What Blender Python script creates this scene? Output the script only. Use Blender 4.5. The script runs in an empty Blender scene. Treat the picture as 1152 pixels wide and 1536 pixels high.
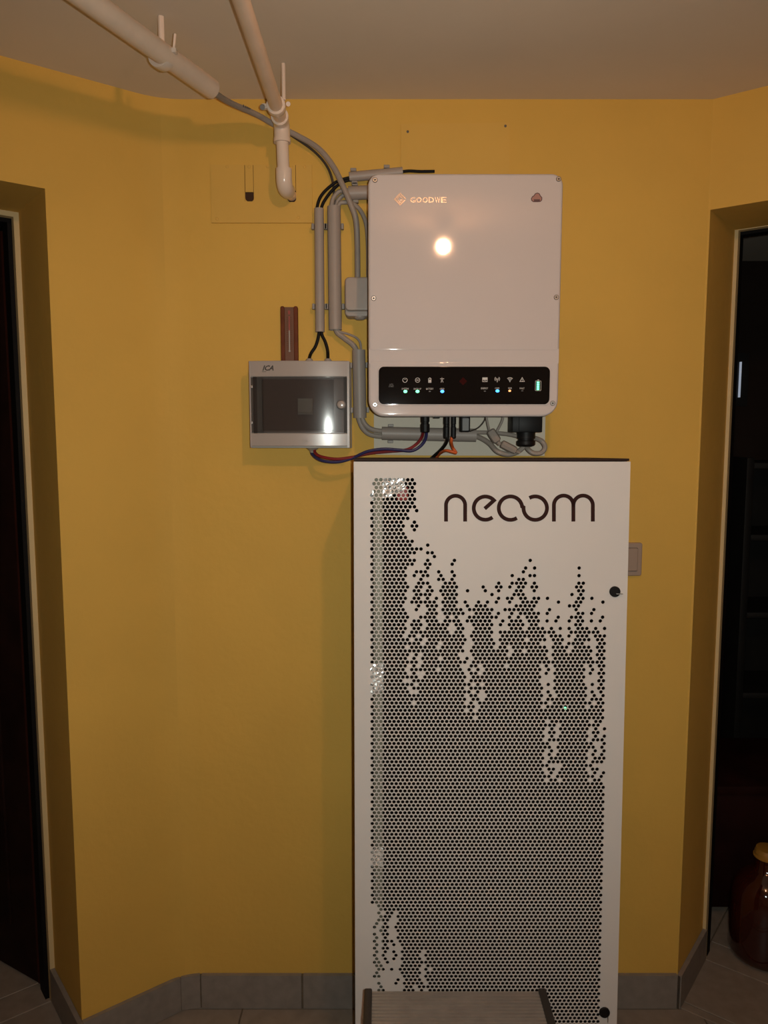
import bpy, bmesh, math, random
from mathutils import Vector, Matrix
random.seed(7)
scene = bpy.context.scene
C = scene.collection
PI = math.pi

# ------------------------------------------------------------------ camera, world, lights, exposure
F_PX, PITCH, CAM_H = 1154.0, math.radians(6.0), 1.51
cam_data = bpy.data.cameras.new('camera'); cam = bpy.data.objects.new('camera', cam_data); C.objects.link(cam)
cam_data.sensor_fit = 'VERTICAL'; cam_data.sensor_height = 36.0; cam_data.lens = F_PX / 1536.0 * 36.0
cam_data.clip_start = 0.02
cam.location = (0, 0, CAM_H); cam.rotation_euler = (PI / 2 - PITCH, 0, 0)
scene.camera = cam
world = bpy.data.worlds.new('world'); scene.world = world; world.use_nodes = True
world.node_tree.nodes['Background'].inputs[0].default_value = (0.9, 0.95, 1.0, 1)
world.node_tree.nodes['Background'].inputs[1].default_value = 0.02
# the flash of the hand-held phone that took the picture
fl = bpy.data.lights.new('phone_flash', 'SPOT'); fl.energy = 43; fl.color = (1.0, 1.05, 0.97)
fl.spot_size = math.radians(125); fl.spot_blend = 1.0; fl.shadow_soft_size = 0.006
flo = bpy.data.objects.new('phone_flash', fl); C.objects.link(flo)
flo.location = (0.032, 0.0, CAM_H + 0.015); flo.rotation_euler = (PI / 2 - PITCH, 0, 0)
LAMP = Vector((0.215, 0.486, 2.175)); LAMP_STRENGTH = 665.0; LAMP_COLOR = (1.0, 0.52, 0.28)
vs = scene.view_settings
vs.view_transform = 'Standard'; vs.look = 'None'; vs.gamma = 1.0; vs.use_curve_mapping = False; vs.exposure = 0.0

# ------------------------------------------------------------------ photo pixel -> point on a known plane
def ray(px, py):
    u = (px - 576) / F_PX; v = (768 - py) / F_PX
    return Vector((u, math.cos(PITCH) + v * math.sin(PITCH), -math.sin(PITCH) + v * math.cos(PITCH)))
def W(px, py, Y):
    d = ray(px, py); return d * (Y / d.y) + Vector((0, 0, CAM_H))
def Wz(px, py, z):
    d = ray(px, py); return d * ((z - CAM_H) / d.z) + Vector((0, 0, CAM_H))

# ------------------------------------------------------------------ materials
MATS = {}
def mat(name, col, rough=0.5, metal=0.0, noise=0.0, nscale=8.0, bump=0.0, bscale=60.0, coat=0.0, emit=None, estr=0.0, alpha=1.0, trans=0.0, spec=0.5, ior=1.45):
    m = bpy.data.materials.new(name); m.use_nodes = True
    nt = m.node_tree; b = nt.nodes['Principled BSDF']
    b.inputs['Base Color'].default_value = (*col, 1); b.inputs['Roughness'].default_value = rough
    b.inputs['Metallic'].default_value = metal; b.inputs['Coat Weight'].default_value = coat
    b.inputs['Coat Roughness'].default_value = 0.05
    b.inputs['Alpha'].default_value = alpha; b.inputs['Transmission Weight'].default_value = trans
    b.inputs['Specular IOR Level'].default_value = spec; b.inputs['IOR'].default_value = ior
    tc = nt.nodes.new('ShaderNodeTexCoord')
    if noise > 0:
        n = nt.nodes.new('ShaderNodeTexNoise'); n.inputs['Scale'].default_value = nscale; n.inputs['Detail'].default_value = 5
        r = nt.nodes.new('ShaderNodeValToRGB')
        r.color_ramp.elements[0].position = 0.3; r.color_ramp.elements[1].position = 0.7
        r.color_ramp.elements[0].color = tuple(c * (1 - noise) for c in col) + (1,)
        r.color_ramp.elements[1].color = tuple(min(1, c * (1 + noise)) for c in col) + (1,)
        nt.links.new(tc.outputs['Object'], n.inputs['Vector']); nt.links.new(n.outputs['Fac'], r.inputs['Fac'])
        nt.links.new(r.outputs['Color'], b.inputs['Base Color'])
    if bump > 0:
        n2 = nt.nodes.new('ShaderNodeTexNoise'); n2.inputs['Scale'].default_value = bscale; n2.inputs['Detail'].default_value = 4
        bp = nt.nodes.new('ShaderNodeBump'); bp.inputs['Strength'].default_value = bump; bp.inputs['Distance'].default_value = 0.01
        nt.links.new(tc.outputs['Object'], n2.inputs['Vector']); nt.links.new(n2.outputs['Fac'], bp.inputs['Height'])
        nt.links.new(bp.outputs['Normal'], b.inputs['Normal'])
    if emit:
        b.inputs['Emission Color'].default_value = (*emit, 1); b.inputs['Emission Strength'].default_value = estr
    MATS[name] = m; return m
mat('wall_paint', (0.66, 0.40, 0.075), 0.75, noise=0.05, nscale=3, bump=0.10, bscale=45)
mat('ceiling_paint', (0.72, 0.62, 0.50), 0.9, noise=0.03, nscale=3, bump=0.04, bscale=40)
mat('white_paint', (0.78, 0.76, 0.72), 0.8, noise=0.03, nscale=3, bump=0.04)
mat('unlit_wall', (0.03, 0.020, 0.016), 0.9, noise=0.2, nscale=4, spec=0.1)  # darkness of the unlit rooms put into the wall colour
mat('tile', (0.25, 0.205, 0.165), 0.45, noise=0.12, nscale=30, bump=0.05, bscale=120)
mat('base_tile', (0.23, 0.20, 0.175), 0.45, noise=0.10, nscale=40, bump=0.05, bscale=120)
mat('grout', (0.13, 0.10, 0.07), 0.9, noise=0.15, nscale=60)
mat('frame_cream', (0.62, 0.47, 0.24), 0.6, noise=0.05)
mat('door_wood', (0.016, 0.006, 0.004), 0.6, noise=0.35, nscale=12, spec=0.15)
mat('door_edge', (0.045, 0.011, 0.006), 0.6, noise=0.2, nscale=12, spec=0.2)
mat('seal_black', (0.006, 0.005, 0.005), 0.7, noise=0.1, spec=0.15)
mat('pipe_cream', (0.80, 0.62, 0.48), 0.42, noise=0.05, nscale=20)
mat('pipe_white', (0.74, 0.61, 0.51), 0.22, noise=0.03, nscale=20, coat=0.3)
mat('conduit', (0.345, 0.295, 0.262), 0.45, noise=0.03, nscale=30)
mat('clamp_grey', (0.27, 0.25, 0.23), 0.5, noise=0.05)
mat('cable_grey', (0.31, 0.265, 0.23), 0.5, noise=0.05, nscale=30)
mat('cable_dark', (0.06, 0.045, 0.035), 0.5, noise=0.1)
mat('cable_black', (0.008, 0.007, 0.007), 0.6, noise=0.1, spec=0.2)
mat('cable_red', (0.22, 0.016, 0.018), 0.45, noise=0.08)
mat('cable_blue', (0.026, 0.026, 0.10), 0.45, noise=0.08)
mat('cable_orange', (0.60, 0.11, 0.022), 0.5, noise=0.06)
mat('steel', (0.55, 0.53, 0.50), 0.35, metal=1.0, noise=0.1, nscale=50)
mat('chrome', (0.62, 0.60, 0.60), 0.12, metal=1.0, noise=0.03)
mat('inverter_white', (0.57, 0.515, 0.50), 0.5, noise=0.01, coat=0.8, spec=0.2)
mat('inverter_side', (0.45, 0.40, 0.37), 0.4, noise=0.03)
mat('panel_black', (0.006, 0.005, 0.005), 0.05, noise=0.1, spec=0.35)
mat('panel_red', (0.035, 0.003, 0.002), 0.6, noise=0.1, spec=0.05)
mat('print_white', (0.62, 0.60, 0.58), 0.8, noise=0.02, spec=0.1)
mat('print_grey', (0.20, 0.20, 0.20), 0.6, noise=0.02)
mat('plastic_black', (0.009, 0.008, 0.008), 0.5, noise=0.1, spec=0.25)
mat('led_green', (0.1, 0.6, 0.3), 0.4, noise=0.01, emit=(0.16, 1.0, 0.42), estr=2.2)
mat('led_blue', (0.05, 0.2, 0.8), 0.4, noise=0.01, emit=(0.04, 0.30, 1.0), estr=3.0)
mat('led_orange', (0.7, 0.3, 0.1), 0.4, noise=0.01, emit=(1.0, 0.42, 0.14), estr=1.5)
mat('led_off', (0.10, 0.10, 0.10), 0.5, noise=0.02)
mat('cloud_purple', (0.10, 0.05, 0.055), 0.5, noise=0.03)
mat('cloud_red', (0.36, 0.18, 0.15), 0.5, noise=0.03)
mat('board_grey', (0.64, 0.59, 0.49), 0.8, noise=0.04, nscale=10, bump=0.05)
mat('box_plastic', (0.38, 0.33, 0.30), 0.22, noise=0.02, coat=0.4)
mat('box_side', (0.33, 0.30, 0.26), 0.4, noise=0.03)
mat('smoke_thick', (0.030, 0.020, 0.018), 0.09, noise=0.05, alpha=0.16, spec=0.3)
mat('smoke', (0.050, 0.034, 0.030), 0.10, noise=0.05, alpha=0.36, spec=0.3)
mat('breaker', (0.86, 0.88, 0.80), 0.5, noise=0.04)
mat('print_dark', (0.10, 0.09, 0.08), 0.5, noise=0.05)
mat('thermo_wood', (0.13, 0.032, 0.010), 0.55, noise=0.25, nscale=25, spec=0.2)
mat('thermo_scale', (0.17, 0.085, 0.055), 0.6, noise=0.06, nscale=30, spec=0.2)
mat('thermo_red', (0.34, 0.065, 0.05), 0.3, noise=0.05)
mat('thermo_glass', (0.45, 0.40, 0.36), 0.15, noise=0.03)
mat('plate_paint', (0.655, 0.40, 0.08), 0.68, noise=0.04, nscale=5, bump=0.06, bscale=50)
mat('hole_shade', (0.05, 0.022, 0.010), 0.9, noise=0.2)  # shade inside the plate slots put into the colour
mat('cab_white', (0.61, 0.58, 0.555), 0.5, spec=0.3, noise=0.01, bump=0.02, bscale=500)
mat('cab_body', (0.030, 0.016, 0.012), 0.6, noise=0.05, spec=0.15)
mat('cab_inner', (0.005, 0.003, 0.002), 0.9, noise=0.1, spec=0.05)
mat('letters', (0.030, 0.010, 0.008), 0.7, noise=0.05, spec=0.15)
mat('battery', (0.006, 0.004, 0.003), 0.8, noise=0.1, spec=0.1)
mat('zinc', (0.17, 0.165, 0.125), 0.5, metal=0.25, noise=0.2, nscale=30, bump=0.2, bscale=20, spec=0.3)
mat('foil', (0.95, 0.95, 0.93), 0.32, metal=0.9, noise=0.02)
mat('glint_red', (0.30, 0.03, 0.03), 0.4, noise=0.1)  # reddish reflection of the bulb put into a dull red colour
mat('alu', (0.52, 0.46, 0.41), 0.40, metal=0.85, noise=0.08, nscale=30)
mat('stool_plastic', (0.030, 0.023, 0.019), 0.5, noise=0.1)
mat('switch_cream', (0.34, 0.25, 0.195), 0.45, noise=0.03)
mat('jar_glass', (0.035, 0.006, 0.003), 0.07, noise=0.3, nscale=10, coat=0.6)
mat('jar_lid', (0.34, 0.17, 0.025), 0.5, noise=0.1)
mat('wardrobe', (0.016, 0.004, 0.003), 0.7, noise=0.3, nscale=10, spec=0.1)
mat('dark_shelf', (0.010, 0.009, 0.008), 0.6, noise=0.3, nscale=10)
mat('daylight_pane', (0.5, 0.55, 0.6), 0.4, noise=0.02, emit=(0.55, 0.62, 0.75), estr=0.45)
mat('bulb', (1, 0.9, 0.8), 0.3, noise=0.01, emit=LAMP_COLOR, estr=LAMP_STRENGTH)
mat('socket', (0.7, 0.68, 0.62), 0.4, noise=0.03)

# ------------------------------------------------------------------ object helpers
ORG = {}
def tag(o, label=None, cat=None, group=None, kind=None):
    if label: o['label'] = label
    if cat: o['category'] = cat
    if group: o['group'] = group
    if kind: o['kind'] = kind
    return o
def thing(name, label, cat, loc, group=None, rot=None, local=False):
    e = bpy.data.objects.new(name, None); C.objects.link(e); e.empty_display_size = 0.05
    e.location = loc
    if rot: e.rotation_euler = rot
    ORG[e] = Vector((0, 0, 0)) if local else Vector(loc)
    return tag(e, label, cat, group)
def obj(name, geo, m, parent=None, smooth=30, label=None):
    verts, faces = geo
    if parent is not None: org = ORG[parent]
    else:
        xs = [v[0] for v in verts]; ys = [v[1] for v in verts]; zs = [v[2] for v in verts]
        org = Vector(((min(xs) + max(xs)) / 2, (min(ys) + max(ys)) / 2, min(zs)))
    me = bpy.data.meshes.new(name)
    me.from_pydata([(v[0] - org.x, v[1] - org.y, v[2] - org.z) for v in verts], [], faces)
    me.validate(); me.update()
    if smooth:
        me.shade_smooth(); me.set_sharp_from_angle(angle=math.radians(smooth))
    me.materials.append(MATS[m])
    o = bpy.data.objects.new(name, me); C.objects.link(o)
    if parent is not None: o.parent = parent
    else: o.location = org
    ORG[o] = org
    if label: o['label'] = label
    return o
def join(*geos):
    V, Fc = [], []
    for v, f in geos:
        n = len(V); V += list(v); Fc += [tuple(i + n for i in q) for q in f]
    return V, Fc
def from_bm(bm):
    bmesh.ops.recalc_face_normals(bm, faces=bm.faces)
    bm.verts.index_update()
    g = ([tuple(v.co) for v in bm.verts], [tuple(v.index for v in f.verts) for f in bm.faces]); bm.free(); return g
def box(x0, x1, y0, y1, z0, z1, bev=0.0, seg=2):
    bm = bmesh.new(); bmesh.ops.create_cube(bm, size=1)
    for v in bm.verts:
        v.co = Vector(((x0 + x1) / 2 + v.co.x * (x1 - x0), (y0 + y1) / 2 + v.co.y * (y1 - y0), (z0 + z1) / 2 + v.co.z * (z1 - z0)))
    if bev > 0: bmesh.ops.bevel(bm, geom=list(bm.edges), offset=bev, segments=seg, affect='EDGES', profile=0.5)
    return from_bm(bm)
def prism(poly, z0, z1):
    n = len(poly); a = sum(poly[i][0] * poly[(i + 1) % n][1] - poly[(i + 1) % n][0] * poly[i][1] for i in range(n))
    if a < 0: poly = poly[::-1]
    V = [(p[0], p[1], z0) for p in poly] + [(p[0], p[1], z1) for p in poly]
    Fc = [tuple(range(n - 1, -1, -1)), tuple(range(n, 2 * n))] + [(i, (i + 1) % n, n + (i + 1) % n, n + i) for i in range(n)]
    return V, Fc
def rrect(x0, x1, z0, z1, r, n=6):
    rs = r if isinstance(r, (tuple, list)) else (r,) * 4      # bl, br, tr, tl
    P = []
    for (cx, cz, a0, rr) in ((x0 + rs[0], z0 + rs[0], PI, rs[0]), (x1 - rs[1], z0 + rs[1], 1.5 * PI, rs[1]), (x1 - rs[2], z1 - rs[2], 0, rs[2]), (x0 + rs[3], z1 - rs[3], PI / 2, rs[3])):
        for i in range(n + 1): P.append((cx + rr * math.cos(a0 + i * PI / 2 / n), cz + rr * math.sin(a0 + i * PI / 2 / n)))
    return P
def inset_poly(P, d):
    cx = sum(p[0] for p in P) / len(P); cz = sum(p[1] for p in P) / len(P)
    n = len(P); Q = []
    for i in range(n):
        a, b = P[i - 1], P[(i + 1) % n]; t = Vector((b[0] - a[0], b[1] - a[1])); 
        if t.length < 1e-9: Q.append(P[i]); continue
        t.normalize(); Q.append((P[i][0] - t.y * d, P[i][1] + t.x * d))
    return Q
def slab(P, yf, yb, cham=0.0, nseg=3):
    """outline P (x,z) counter-clockwise seen from the front, front at yf, back at yb, rounded front edge"""
    rings = [(0.0, yb)]
    if cham > 0:
        for i in range(nseg + 1):
            a = i / nseg * PI / 2; rings.append((cham * (1 - math.cos(a)), yf + cham * (1 - math.sin(a))))
        rings.append((cham + min(0.0006, cham * 0.5), yf))
    else: rings.append((0.0, yf))
    V, Fc = [], []; n = len(P)
    for d, y in rings:
        Q = inset_poly(P, d) if d > 0 else P
        V += [(q[0], y, q[1]) for q in Q]
    for k in range(len(rings) - 1):
        for i in range(n): Fc.append((k * n + i, (k + 1) * n + i, (k + 1) * n + (i + 1) % n, k * n + (i + 1) % n)[::-1])
    Fc.append(tuple(range((len(rings) - 1) * n, len(rings) * n))); Fc.append(tuple(range(n - 1, -1, -1)))
    return V, Fc
def smooth_path(pts, per=6):
    pts = [Vector(p) for p in pts]; out = []
    if len(pts) < 3: return pts
    for i in range(len(pts) - 1):
        p0 = pts[i - 1] if i else pts[i] * 2 - pts[i + 1]; p1, p2 = pts[i], pts[i + 1]
        p3 = pts[i + 2] if i + 2 < len(pts) else p2 * 2 - p1
        for k in range(per):
            t = k / per
            out.append(0.5 * ((2 * p1) + (p2 - p0) * t + (2 * p0 - 5 * p1 + 4 * p2 - p3) * t * t + (3 * p1 - p0 - 3 * p2 + p3) * t ** 3))
    out.append(pts[-1]); return out
def tube(pts, r, n=12, per=6, caps=True):
    P = smooth_path(pts, per); V, Fc = [], []
    R = r if isinstance(r, (list, tuple)) else [r] * len(P)
    t = (P[1] - P[0]).normalized(); u = t.orthogonal().normalized()
    for i, p in enumerate(P):
        t = ((P[i + 1] if i + 1 < len(P) else p) - (P[i - 1] if i else p)).normalized()
        u = (u - t * u.dot(t)).normalized(); w = t.cross(u)
        for k in range(n):
            a = 2 * PI * k / n; q = p + (u * math.cos(a) + w * math.sin(a)) * R[i]; V.append(tuple(q))
    for i in range(len(P) - 1):
        for k in range(n): Fc.append((i * n + k, i * n + (k + 1) % n, (i + 1) * n + (k + 1) % n, (i + 1) * n + k))
    if caps: Fc.append(tuple(range(n - 1, -1, -1))); Fc.append(tuple((len(P) - 1) * n + k for k in range(n)))
    return V, Fc
def rod(p0, p1, prof, n=20):
    """lathe along p0->p1; prof = [(t in metres along the axis, radius)]"""
    p0 = Vector(p0); ax = (Vector(p1) - p0).normalized(); u = ax.orthogonal().normalized(); w = ax.cross(u); V, Fc = [], []
    for t, r in prof:
        for k in range(n):
            a = 2 * PI * k / n; V.append(tuple(p0 + ax * t + (u * math.cos(a) + w * math.sin(a)) * max(r, 1e-5)))
    for i in range(len(prof) - 1):
        for k in range(n): Fc.append((i * n + k, i * n + (k + 1) % n, (i + 1) * n + (k + 1) % n, (i + 1) * n + k))
    Fc.append(tuple(range(n - 1, -1, -1))); Fc.append(tuple((len(prof) - 1) * n + k for k in range(n)))
    return V, Fc
def hollow(p0, p1, r, wall=0.0018, n=24):
    L = (Vector(p1) - Vector(p0)).length; p0 = Vector(p0); ax = (Vector(p1) - p0).normalized(); u = ax.orthogonal().normalized(); w = ax.cross(u)
    V, Fc = [], []; ri = r - wall; prof = [(0.0, ri), (0.0, r), (L, r), (L, ri)]
    for t, rr in prof:
        for k in range(n):
            a = 2 * PI * k / n; V.append(tuple(p0 + ax * t + (u * math.cos(a) + w * math.sin(a)) * rr))
    for i in range(4):
        j = (i + 1) % 4
        for k in range(n): Fc.append((i * n + k, i * n + (k + 1) % n, j * n + (k + 1) % n, j * n + k))
    return V, Fc
def ribbon(pts, w, y, th=0.0006, closed=False):
    """flat stroke in the XZ plane (front at y - th)"""
    P = [Vector((p[0], p[1])) for p in pts]; n = len(P); V, Fc = [], []
    for i in range(n):
        a = P[i - 1] if (i or closed) else None; b = P[(i + 1) % n] if (i + 1 < n or closed) else None
        d1 = (P[i] - a).normalized() if a is not None else (b - P[i]).normalized()
        d2 = (b - P[i]).normalized() if b is not None else d1
        t = (d1 + d2); t = t.normalized() if t.length > 1e-6 else d1
        nr = Vector((-t.y, t.x)); c = max(0.35, nr.dot(Vector((-d1.y, d1.x)))); o = nr * (w / 2 / c)
        for q in (P[i] + o, P[i] - o):
            V.append((q.x, y - th, q.y)); V.append((q.x, y, q.y))
    m = n if closed else n - 1
    for i in range(m):
        j = (i + 1) % n
        Fc += [(4 * i, 4 * i + 2, 4 * j + 2, 4 * j), (4 * i, 4 * j, 4 * j + 1, 4 * i + 1), (4 * i + 2, 4 * i + 3, 4 * j + 3, 4 * j + 2)]
    if not closed: Fc += [(0, 1, 3, 2), (4 * n - 4, 4 * n - 2, 4 * n - 1, 4 * n - 3)]
    return V, Fc
def arc(cx, cz, r, a0, a1, n=24):
    return [(cx + r * math.cos(math.radians(a0 + (a1 - a0) * i / n)), cz + r * math.sin(math.radians(a0 + (a1 - a0) * i / n))) for i in range(n + 1)]
def disc(cx, cz, r, y, th=0.001, n=16, rz=None):
    return slab([(cx + r * math.cos(2 * PI * i / n), cz + (rz or r) * math.sin(2 * PI * i / n)) for i in range(n)], y - th, y)
def text_geo(s, x0, x1, z0, z1, y, th=0.0004, shear=0.0, bold=0.0):
    cu = bpy.data.curves.new('t', 'FONT'); cu.body = s; cu.extrude = 0.5; cu.shear = shear; cu.offset = bold; cu.resolution_u = 2
    o = bpy.data.objects.new('t', cu); C.objects.link(o); bpy.context.view_layer.update()
    me = o.to_mesh(); vs_ = [tuple(v.co) for v in me.vertices]; fs = [tuple(p.vertices) for p in me.polygons]
    o.to_mesh_clear(); bpy.data.objects.remove(o); bpy.data.curves.remove(cu)
    ax = min(v[0] for v in vs_); bx = max(v[0] for v in vs_); az = min(v[1] for v in vs_); bz = max(v[1] for v in vs_)
    return ([(x0 + (v[0] - ax) / (bx - ax) * (x1 - x0), y - (v[2] + 0.5) * th, z0 + (v[1] - az) / (bz - az) * (z1 - z0)) for v in vs_], fs)

# ================================================================== THE ROOM
H, YB = 2.28, 1.885                                      # ceiling height, back wall
dL = Vector((-0.787, -0.617)); dL.normalize(); nL = Vector((-dL.y, dL.x)) * -1     # left bay wall: direction to the left, nL points out of the room
dR = Vector((0.793, -0.609)); dR.normalize(); nR = Vector((-dR.y, dR.x))
cL = Vector((-0.523, YB)); cR = Vector((0.768, YB))
eL0 = cL + dL * 0.264; eR0 = cR + dR * 0.004             # near edges of the two doorways
if nL.dot(Vector((-1, 1))) < 0: nL = -nL
if nR.dot(Vector((1, 1))) < 0: nR = -nR
TH = 0.236; OW = 0.86; LINTEL = 2.03
eL1 = eL0 + dL * OW; eR1 = eR0 + dR * OW
fL = eL1 + dL * 0.16; fR = eR1 + dR * 0.16               # ends of the bay walls
XL, XR, YR = fL.x, fR.x, -1.7
t2 = lambda v: (v.x, v.y)
def struct(name, geo, m, smooth=30): return tag(obj(name, geo, m, None, smooth), kind='structure')
# rounded corner between back wall and left bay wall
Rf = 0.16; tl = Rf * math.tan(math.acos(max(-1, min(1, -dL.x))) / 2)
p_a = cL + Vector((1, 0)) * tl; ctr = Vector((p_a.x, YB - Rf)); ang = math.acos(-dL.x)
fil = [(ctr.x + Rf * math.sin(-ang * i / 10), ctr.y + Rf * math.cos(ang * i / 10)) for i in range(11)]
struct('wall_back', prism([(cR.x - 0.001, YB), (p_a.x, YB)] + fil[1:6] + [(fil[5][0] - 0.02, 2.25), (cR.x - 0.001, 2.25)], 0, H), 'wall_paint')
pierL = fil[5:] + [t2(eL0), t2(eL0 + nL * TH), (fil[5][0] - 0.02, 2.25)]
struct('wall_left', join(prism(pierL, 0, H), prism([t2(eL0), t2(eL1), t2(eL1 + nL * TH), t2(eL0 + nL * TH)], LINTEL, H),
                         prism([t2(eL1), t2(fL), t2(fL + nL * TH), t2(eL1 + nL * TH)], 0, H)), 'wall_paint')
struct('wall_right', join(prism([(cR.x - 0.001, YB), t2(eR0), t2(eR0 + nR * TH), (cR.x - 0.001, 2.25)], 0, H), prism([t2(eR0), t2(eR1), t2(eR1 + nR * TH), t2(eR0 + nR * TH)], LINTEL, H),
                          prism([t2(eR1), t2(fR), t2(fR + nR * TH), t2(eR1 + nR * TH)], 0, H)), 'wall_paint')
struct('wall_left_side', prism([t2(fL), (XL, YR), (XL - 0.2, YR), (XL - 0.2, fL.y)], 0, H), 'white_paint')
struct('wall_right_side', prism([t2(fR), (XR, YR), (XR + 0.2, YR), (XR + 0.2, fR.y)], 0, H), 'white_paint')
struct('wall_rear', box(XL - 0.2, XR + 0.2, YR - 0.2, YR, 0, H), 'white_paint')
struct('ceiling', box(-3.4, 3.6, YR - 0.2, 4.0, H, H + 0.15), 'ceiling_paint')
# neighbouring rooms, their lack of light put into near-black wall colour
LA, LB = eL0 + nL * (TH + 0.02), eL1 + nL * TH
struct('wall_left_room', join(box(-3.4, -0.62, 3.6, 3.7, 0, H), box(-3.4, -3.3, fL.y, 3.6, 0, H), box(-0.62, -0.56, 2.26, 3.7, 0, H), box(-3.4, XL - 0.2, fL.y - 0.02, fL.y + 0.04, 0, H)), 'unlit_wall')
struct('wall_right_room', join(box(0.80, 3.6, 3.6, 3.7, 0, H), box(3.5, 3.6, fR.y, 3.6, 0, H), box(0.74, 0.80, 2.26, 3.7, 0, H), box(XR + 0.2, 3.6, fR.y - 0.02, fR.y + 0.04, 0, H)), 'unlit_wall')

# floor: mortar bed and single tiles
floor = struct('floor', box(-3.4, 3.6, YR - 0.2, 4.0, -0.10, -0.003), 'grout')
def clip(poly, a, n):
    out = []
    for i in range(len(poly)):
        p, q = poly[i], poly[(i + 1) % len(poly)]; dp, dq = (p - a).dot(n), (q - a).dot(n)
        if dp >= 0: out.append(p)
        if (dp >= 0) != (dq >= 0): out.append(p + (q - p) * (dp / (dp - dq)))
    return out
TILE, GAP = 0.30, 0.004
def tile_geo(poly):
    P = [(p.x, p.y) for p in poly]; a = sum(P[i][0] * P[(i + 1) % len(P)][1] - P[(i + 1) % len(P)][0] * P[i][1] for i in range(len(P)))
    if a < 0: P = P[::-1]
    Q = inset_poly(P, 0.0012); n = len(P)
    V = [(p[0], p[1], -0.008) for p in P] + [(p[0], p[1], -0.001) for p in P] + [(q[0], q[1], 0.0) for q in Q]
    Fc = [tuple(2 * n + i for i in range(n))]
    for k in (0, 1): Fc += [(k * n + i, k * n + (i + 1) % n, (k + 1) * n + (i + 1) % n, (k + 1) * n + i) for i in range(n)]
    return V, Fc
def lay(o, d, n, i0, i1, j0, j1, planes):
    for i in range(i0, i1):
        for j in range(j0, j1):
            q = [o + d * ((i + a) * TILE + b * GAP) + n * ((j + c) * TILE + e * GAP) for a, b, c, e in ((0, .5, 0, .5), (1, -.5, 0, .5), (1, -.5, 1, -.5), (0, .5, 1, -.5))]
            for a, pn in planes:
                if q: q = clip(q, a, pn)
            if len(q) < 3: continue
            ar = abs(sum(q[k].x * q[(k + 1) % len(q)].y - q[(k + 1) % len(q)].x * q[k].y for k in range(len(q)))) / 2
            if ar < 4e-4: continue
            obj('floor_tile', tile_geo(q), 'tile', floor, 0)
V2 = Vector
lay(V2((-0.372, 1.875)), V2((1, 0)), V2((0, 1)), -5, 8, -8, 1, [(V2((0, 1.884)), V2((0, -1))), (cL - nL * 0.0, -nL), (cR, -nR), (V2((XL + 0.003, 0)), V2((1, 0))), (V2((XR - 0.003, 0)), V2((-1, 0)))])
side_L = (eL0 + dL * 0.003, dL); side_R = (eR0 + dR * 0.003, dR)
lay(eL0 + nL * 0.03, dL, nL, 0, 3, -1, 1, [(cL + nL * 0.003, nL), side_L, (eL1 - dL * 0.003, -dL), (eL0 + nL * TH, -nL)])
lay(eL0 + nL * (0.03 + TILE), dL, nL, -1, 3, -1, 4, [(eL0 + nL * (TH + 0.003), nL), (V2((-0.625, 0)), V2((-1, 0)))])
lay(eR0 + nR * 0.03, dR, nR, 0, 3, -1, 1, [(cR + nR * 0.003, nR), side_R, (eR1 - dR * 0.003, -dR), (eR0 + nR * TH, -nR)])
lay(eR0 + nR * (0.03 + TILE), dR, nR, -1, 3, -1, 4, [(eR0 + nR * (TH + 0.003), nR), (V2((0.805, 0)), V2((1, 0)))])

# tiled baseboards, tile by tile
BH, BP = 0.094, 0.012
def base(name, a, b, nrm, cuts, ext=0.0):
    """a->b along the wall foot, nrm into the room, cuts = joint positions along it"""
    L = (b - a).length; d = (b - a) / L; edges = [0] + cuts + [L]
    x = d * ext; g = struct(name, prism([t2(a - x), t2(b + x), t2(b + x + nrm * (BP - 0.003)), t2(a - x + nrm * (BP - 0.003))], 0.0, BH - 0.002), 'grout')
    for s, e in zip(edges[:-1], edges[1:]):
        s2 = s + (0.0028 if s > 0 else 0); e2 = e - (0.0028 if e < L else 0)
        P = [a + d * s2 + nrm * 0.001, a + d * e2 + nrm * 0.001, a + d * e2 + nrm * BP, a + d * s2 + nrm * BP]
        obj('baseboard_tile', prism([t2(p) for p in P], 0.002, BH), 'base_tile', g, 0)
    return g
base('baseboard_back', V2((-0.478, YB)), V2((cR.x, YB)), V2((0, -1)), [0.264, 0.564, 0.864])
base('baseboard_left', eL0, cL + dL * 0.018, -nL, [])
base('baseboard_corner', V2((-0.5315, 1.8785)), V2((-0.4845, 1.8875)), V2((0.188, -0.982)).normalized(), [], 0.009)
base('baseboard_doorway_left', eL0 + nL * TH, eL0 - nL * BP, dL, [])
base('baseboard_doorway_right', eR0 - nR * BP * 0.5, eR0 + nR * TH, dR, [])

# doorway stops (thin pale edges at the back of each reveal) and dark frames behind them
def jamb(name, e0, e1, d, n, w, m, y0, dep, z0=0.0, wt=None):
    a = e0 + n * y0; b = e1 + n * y0
    gl = prism([t2(a), t2(a + d * w), t2(a + d * w + n * dep), t2(a + n * dep)], z0, LINTEL)
    gr = prism([t2(b), t2(b - d * w), t2(b - d * w + n * dep), t2(b + n * dep)], z0, LINTEL)
    gt = prism([t2(a + d * w), t2(b - d * w), t2(b - d * w + n * dep), t2(a + d * w + n * dep)], LINTEL - (wt or w), LINTEL)
    return struct(name, join(gl, gr, gt), m)
jamb('trim_1', eL0, eL1, dL, nL, 0.012, 'frame_cream', TH - 0.004, 0.02)
jamb('trim_2', eR0, eR1, dR, nR, 0.009, 'frame_cream', TH - 0.004, 0.02, wt=0.002)
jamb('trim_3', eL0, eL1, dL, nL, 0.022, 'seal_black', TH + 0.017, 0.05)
jamb('trim_4', eR0, eR1, dR, nR, 0.010, 'seal_black', TH + 0.017, 0.03)
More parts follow.
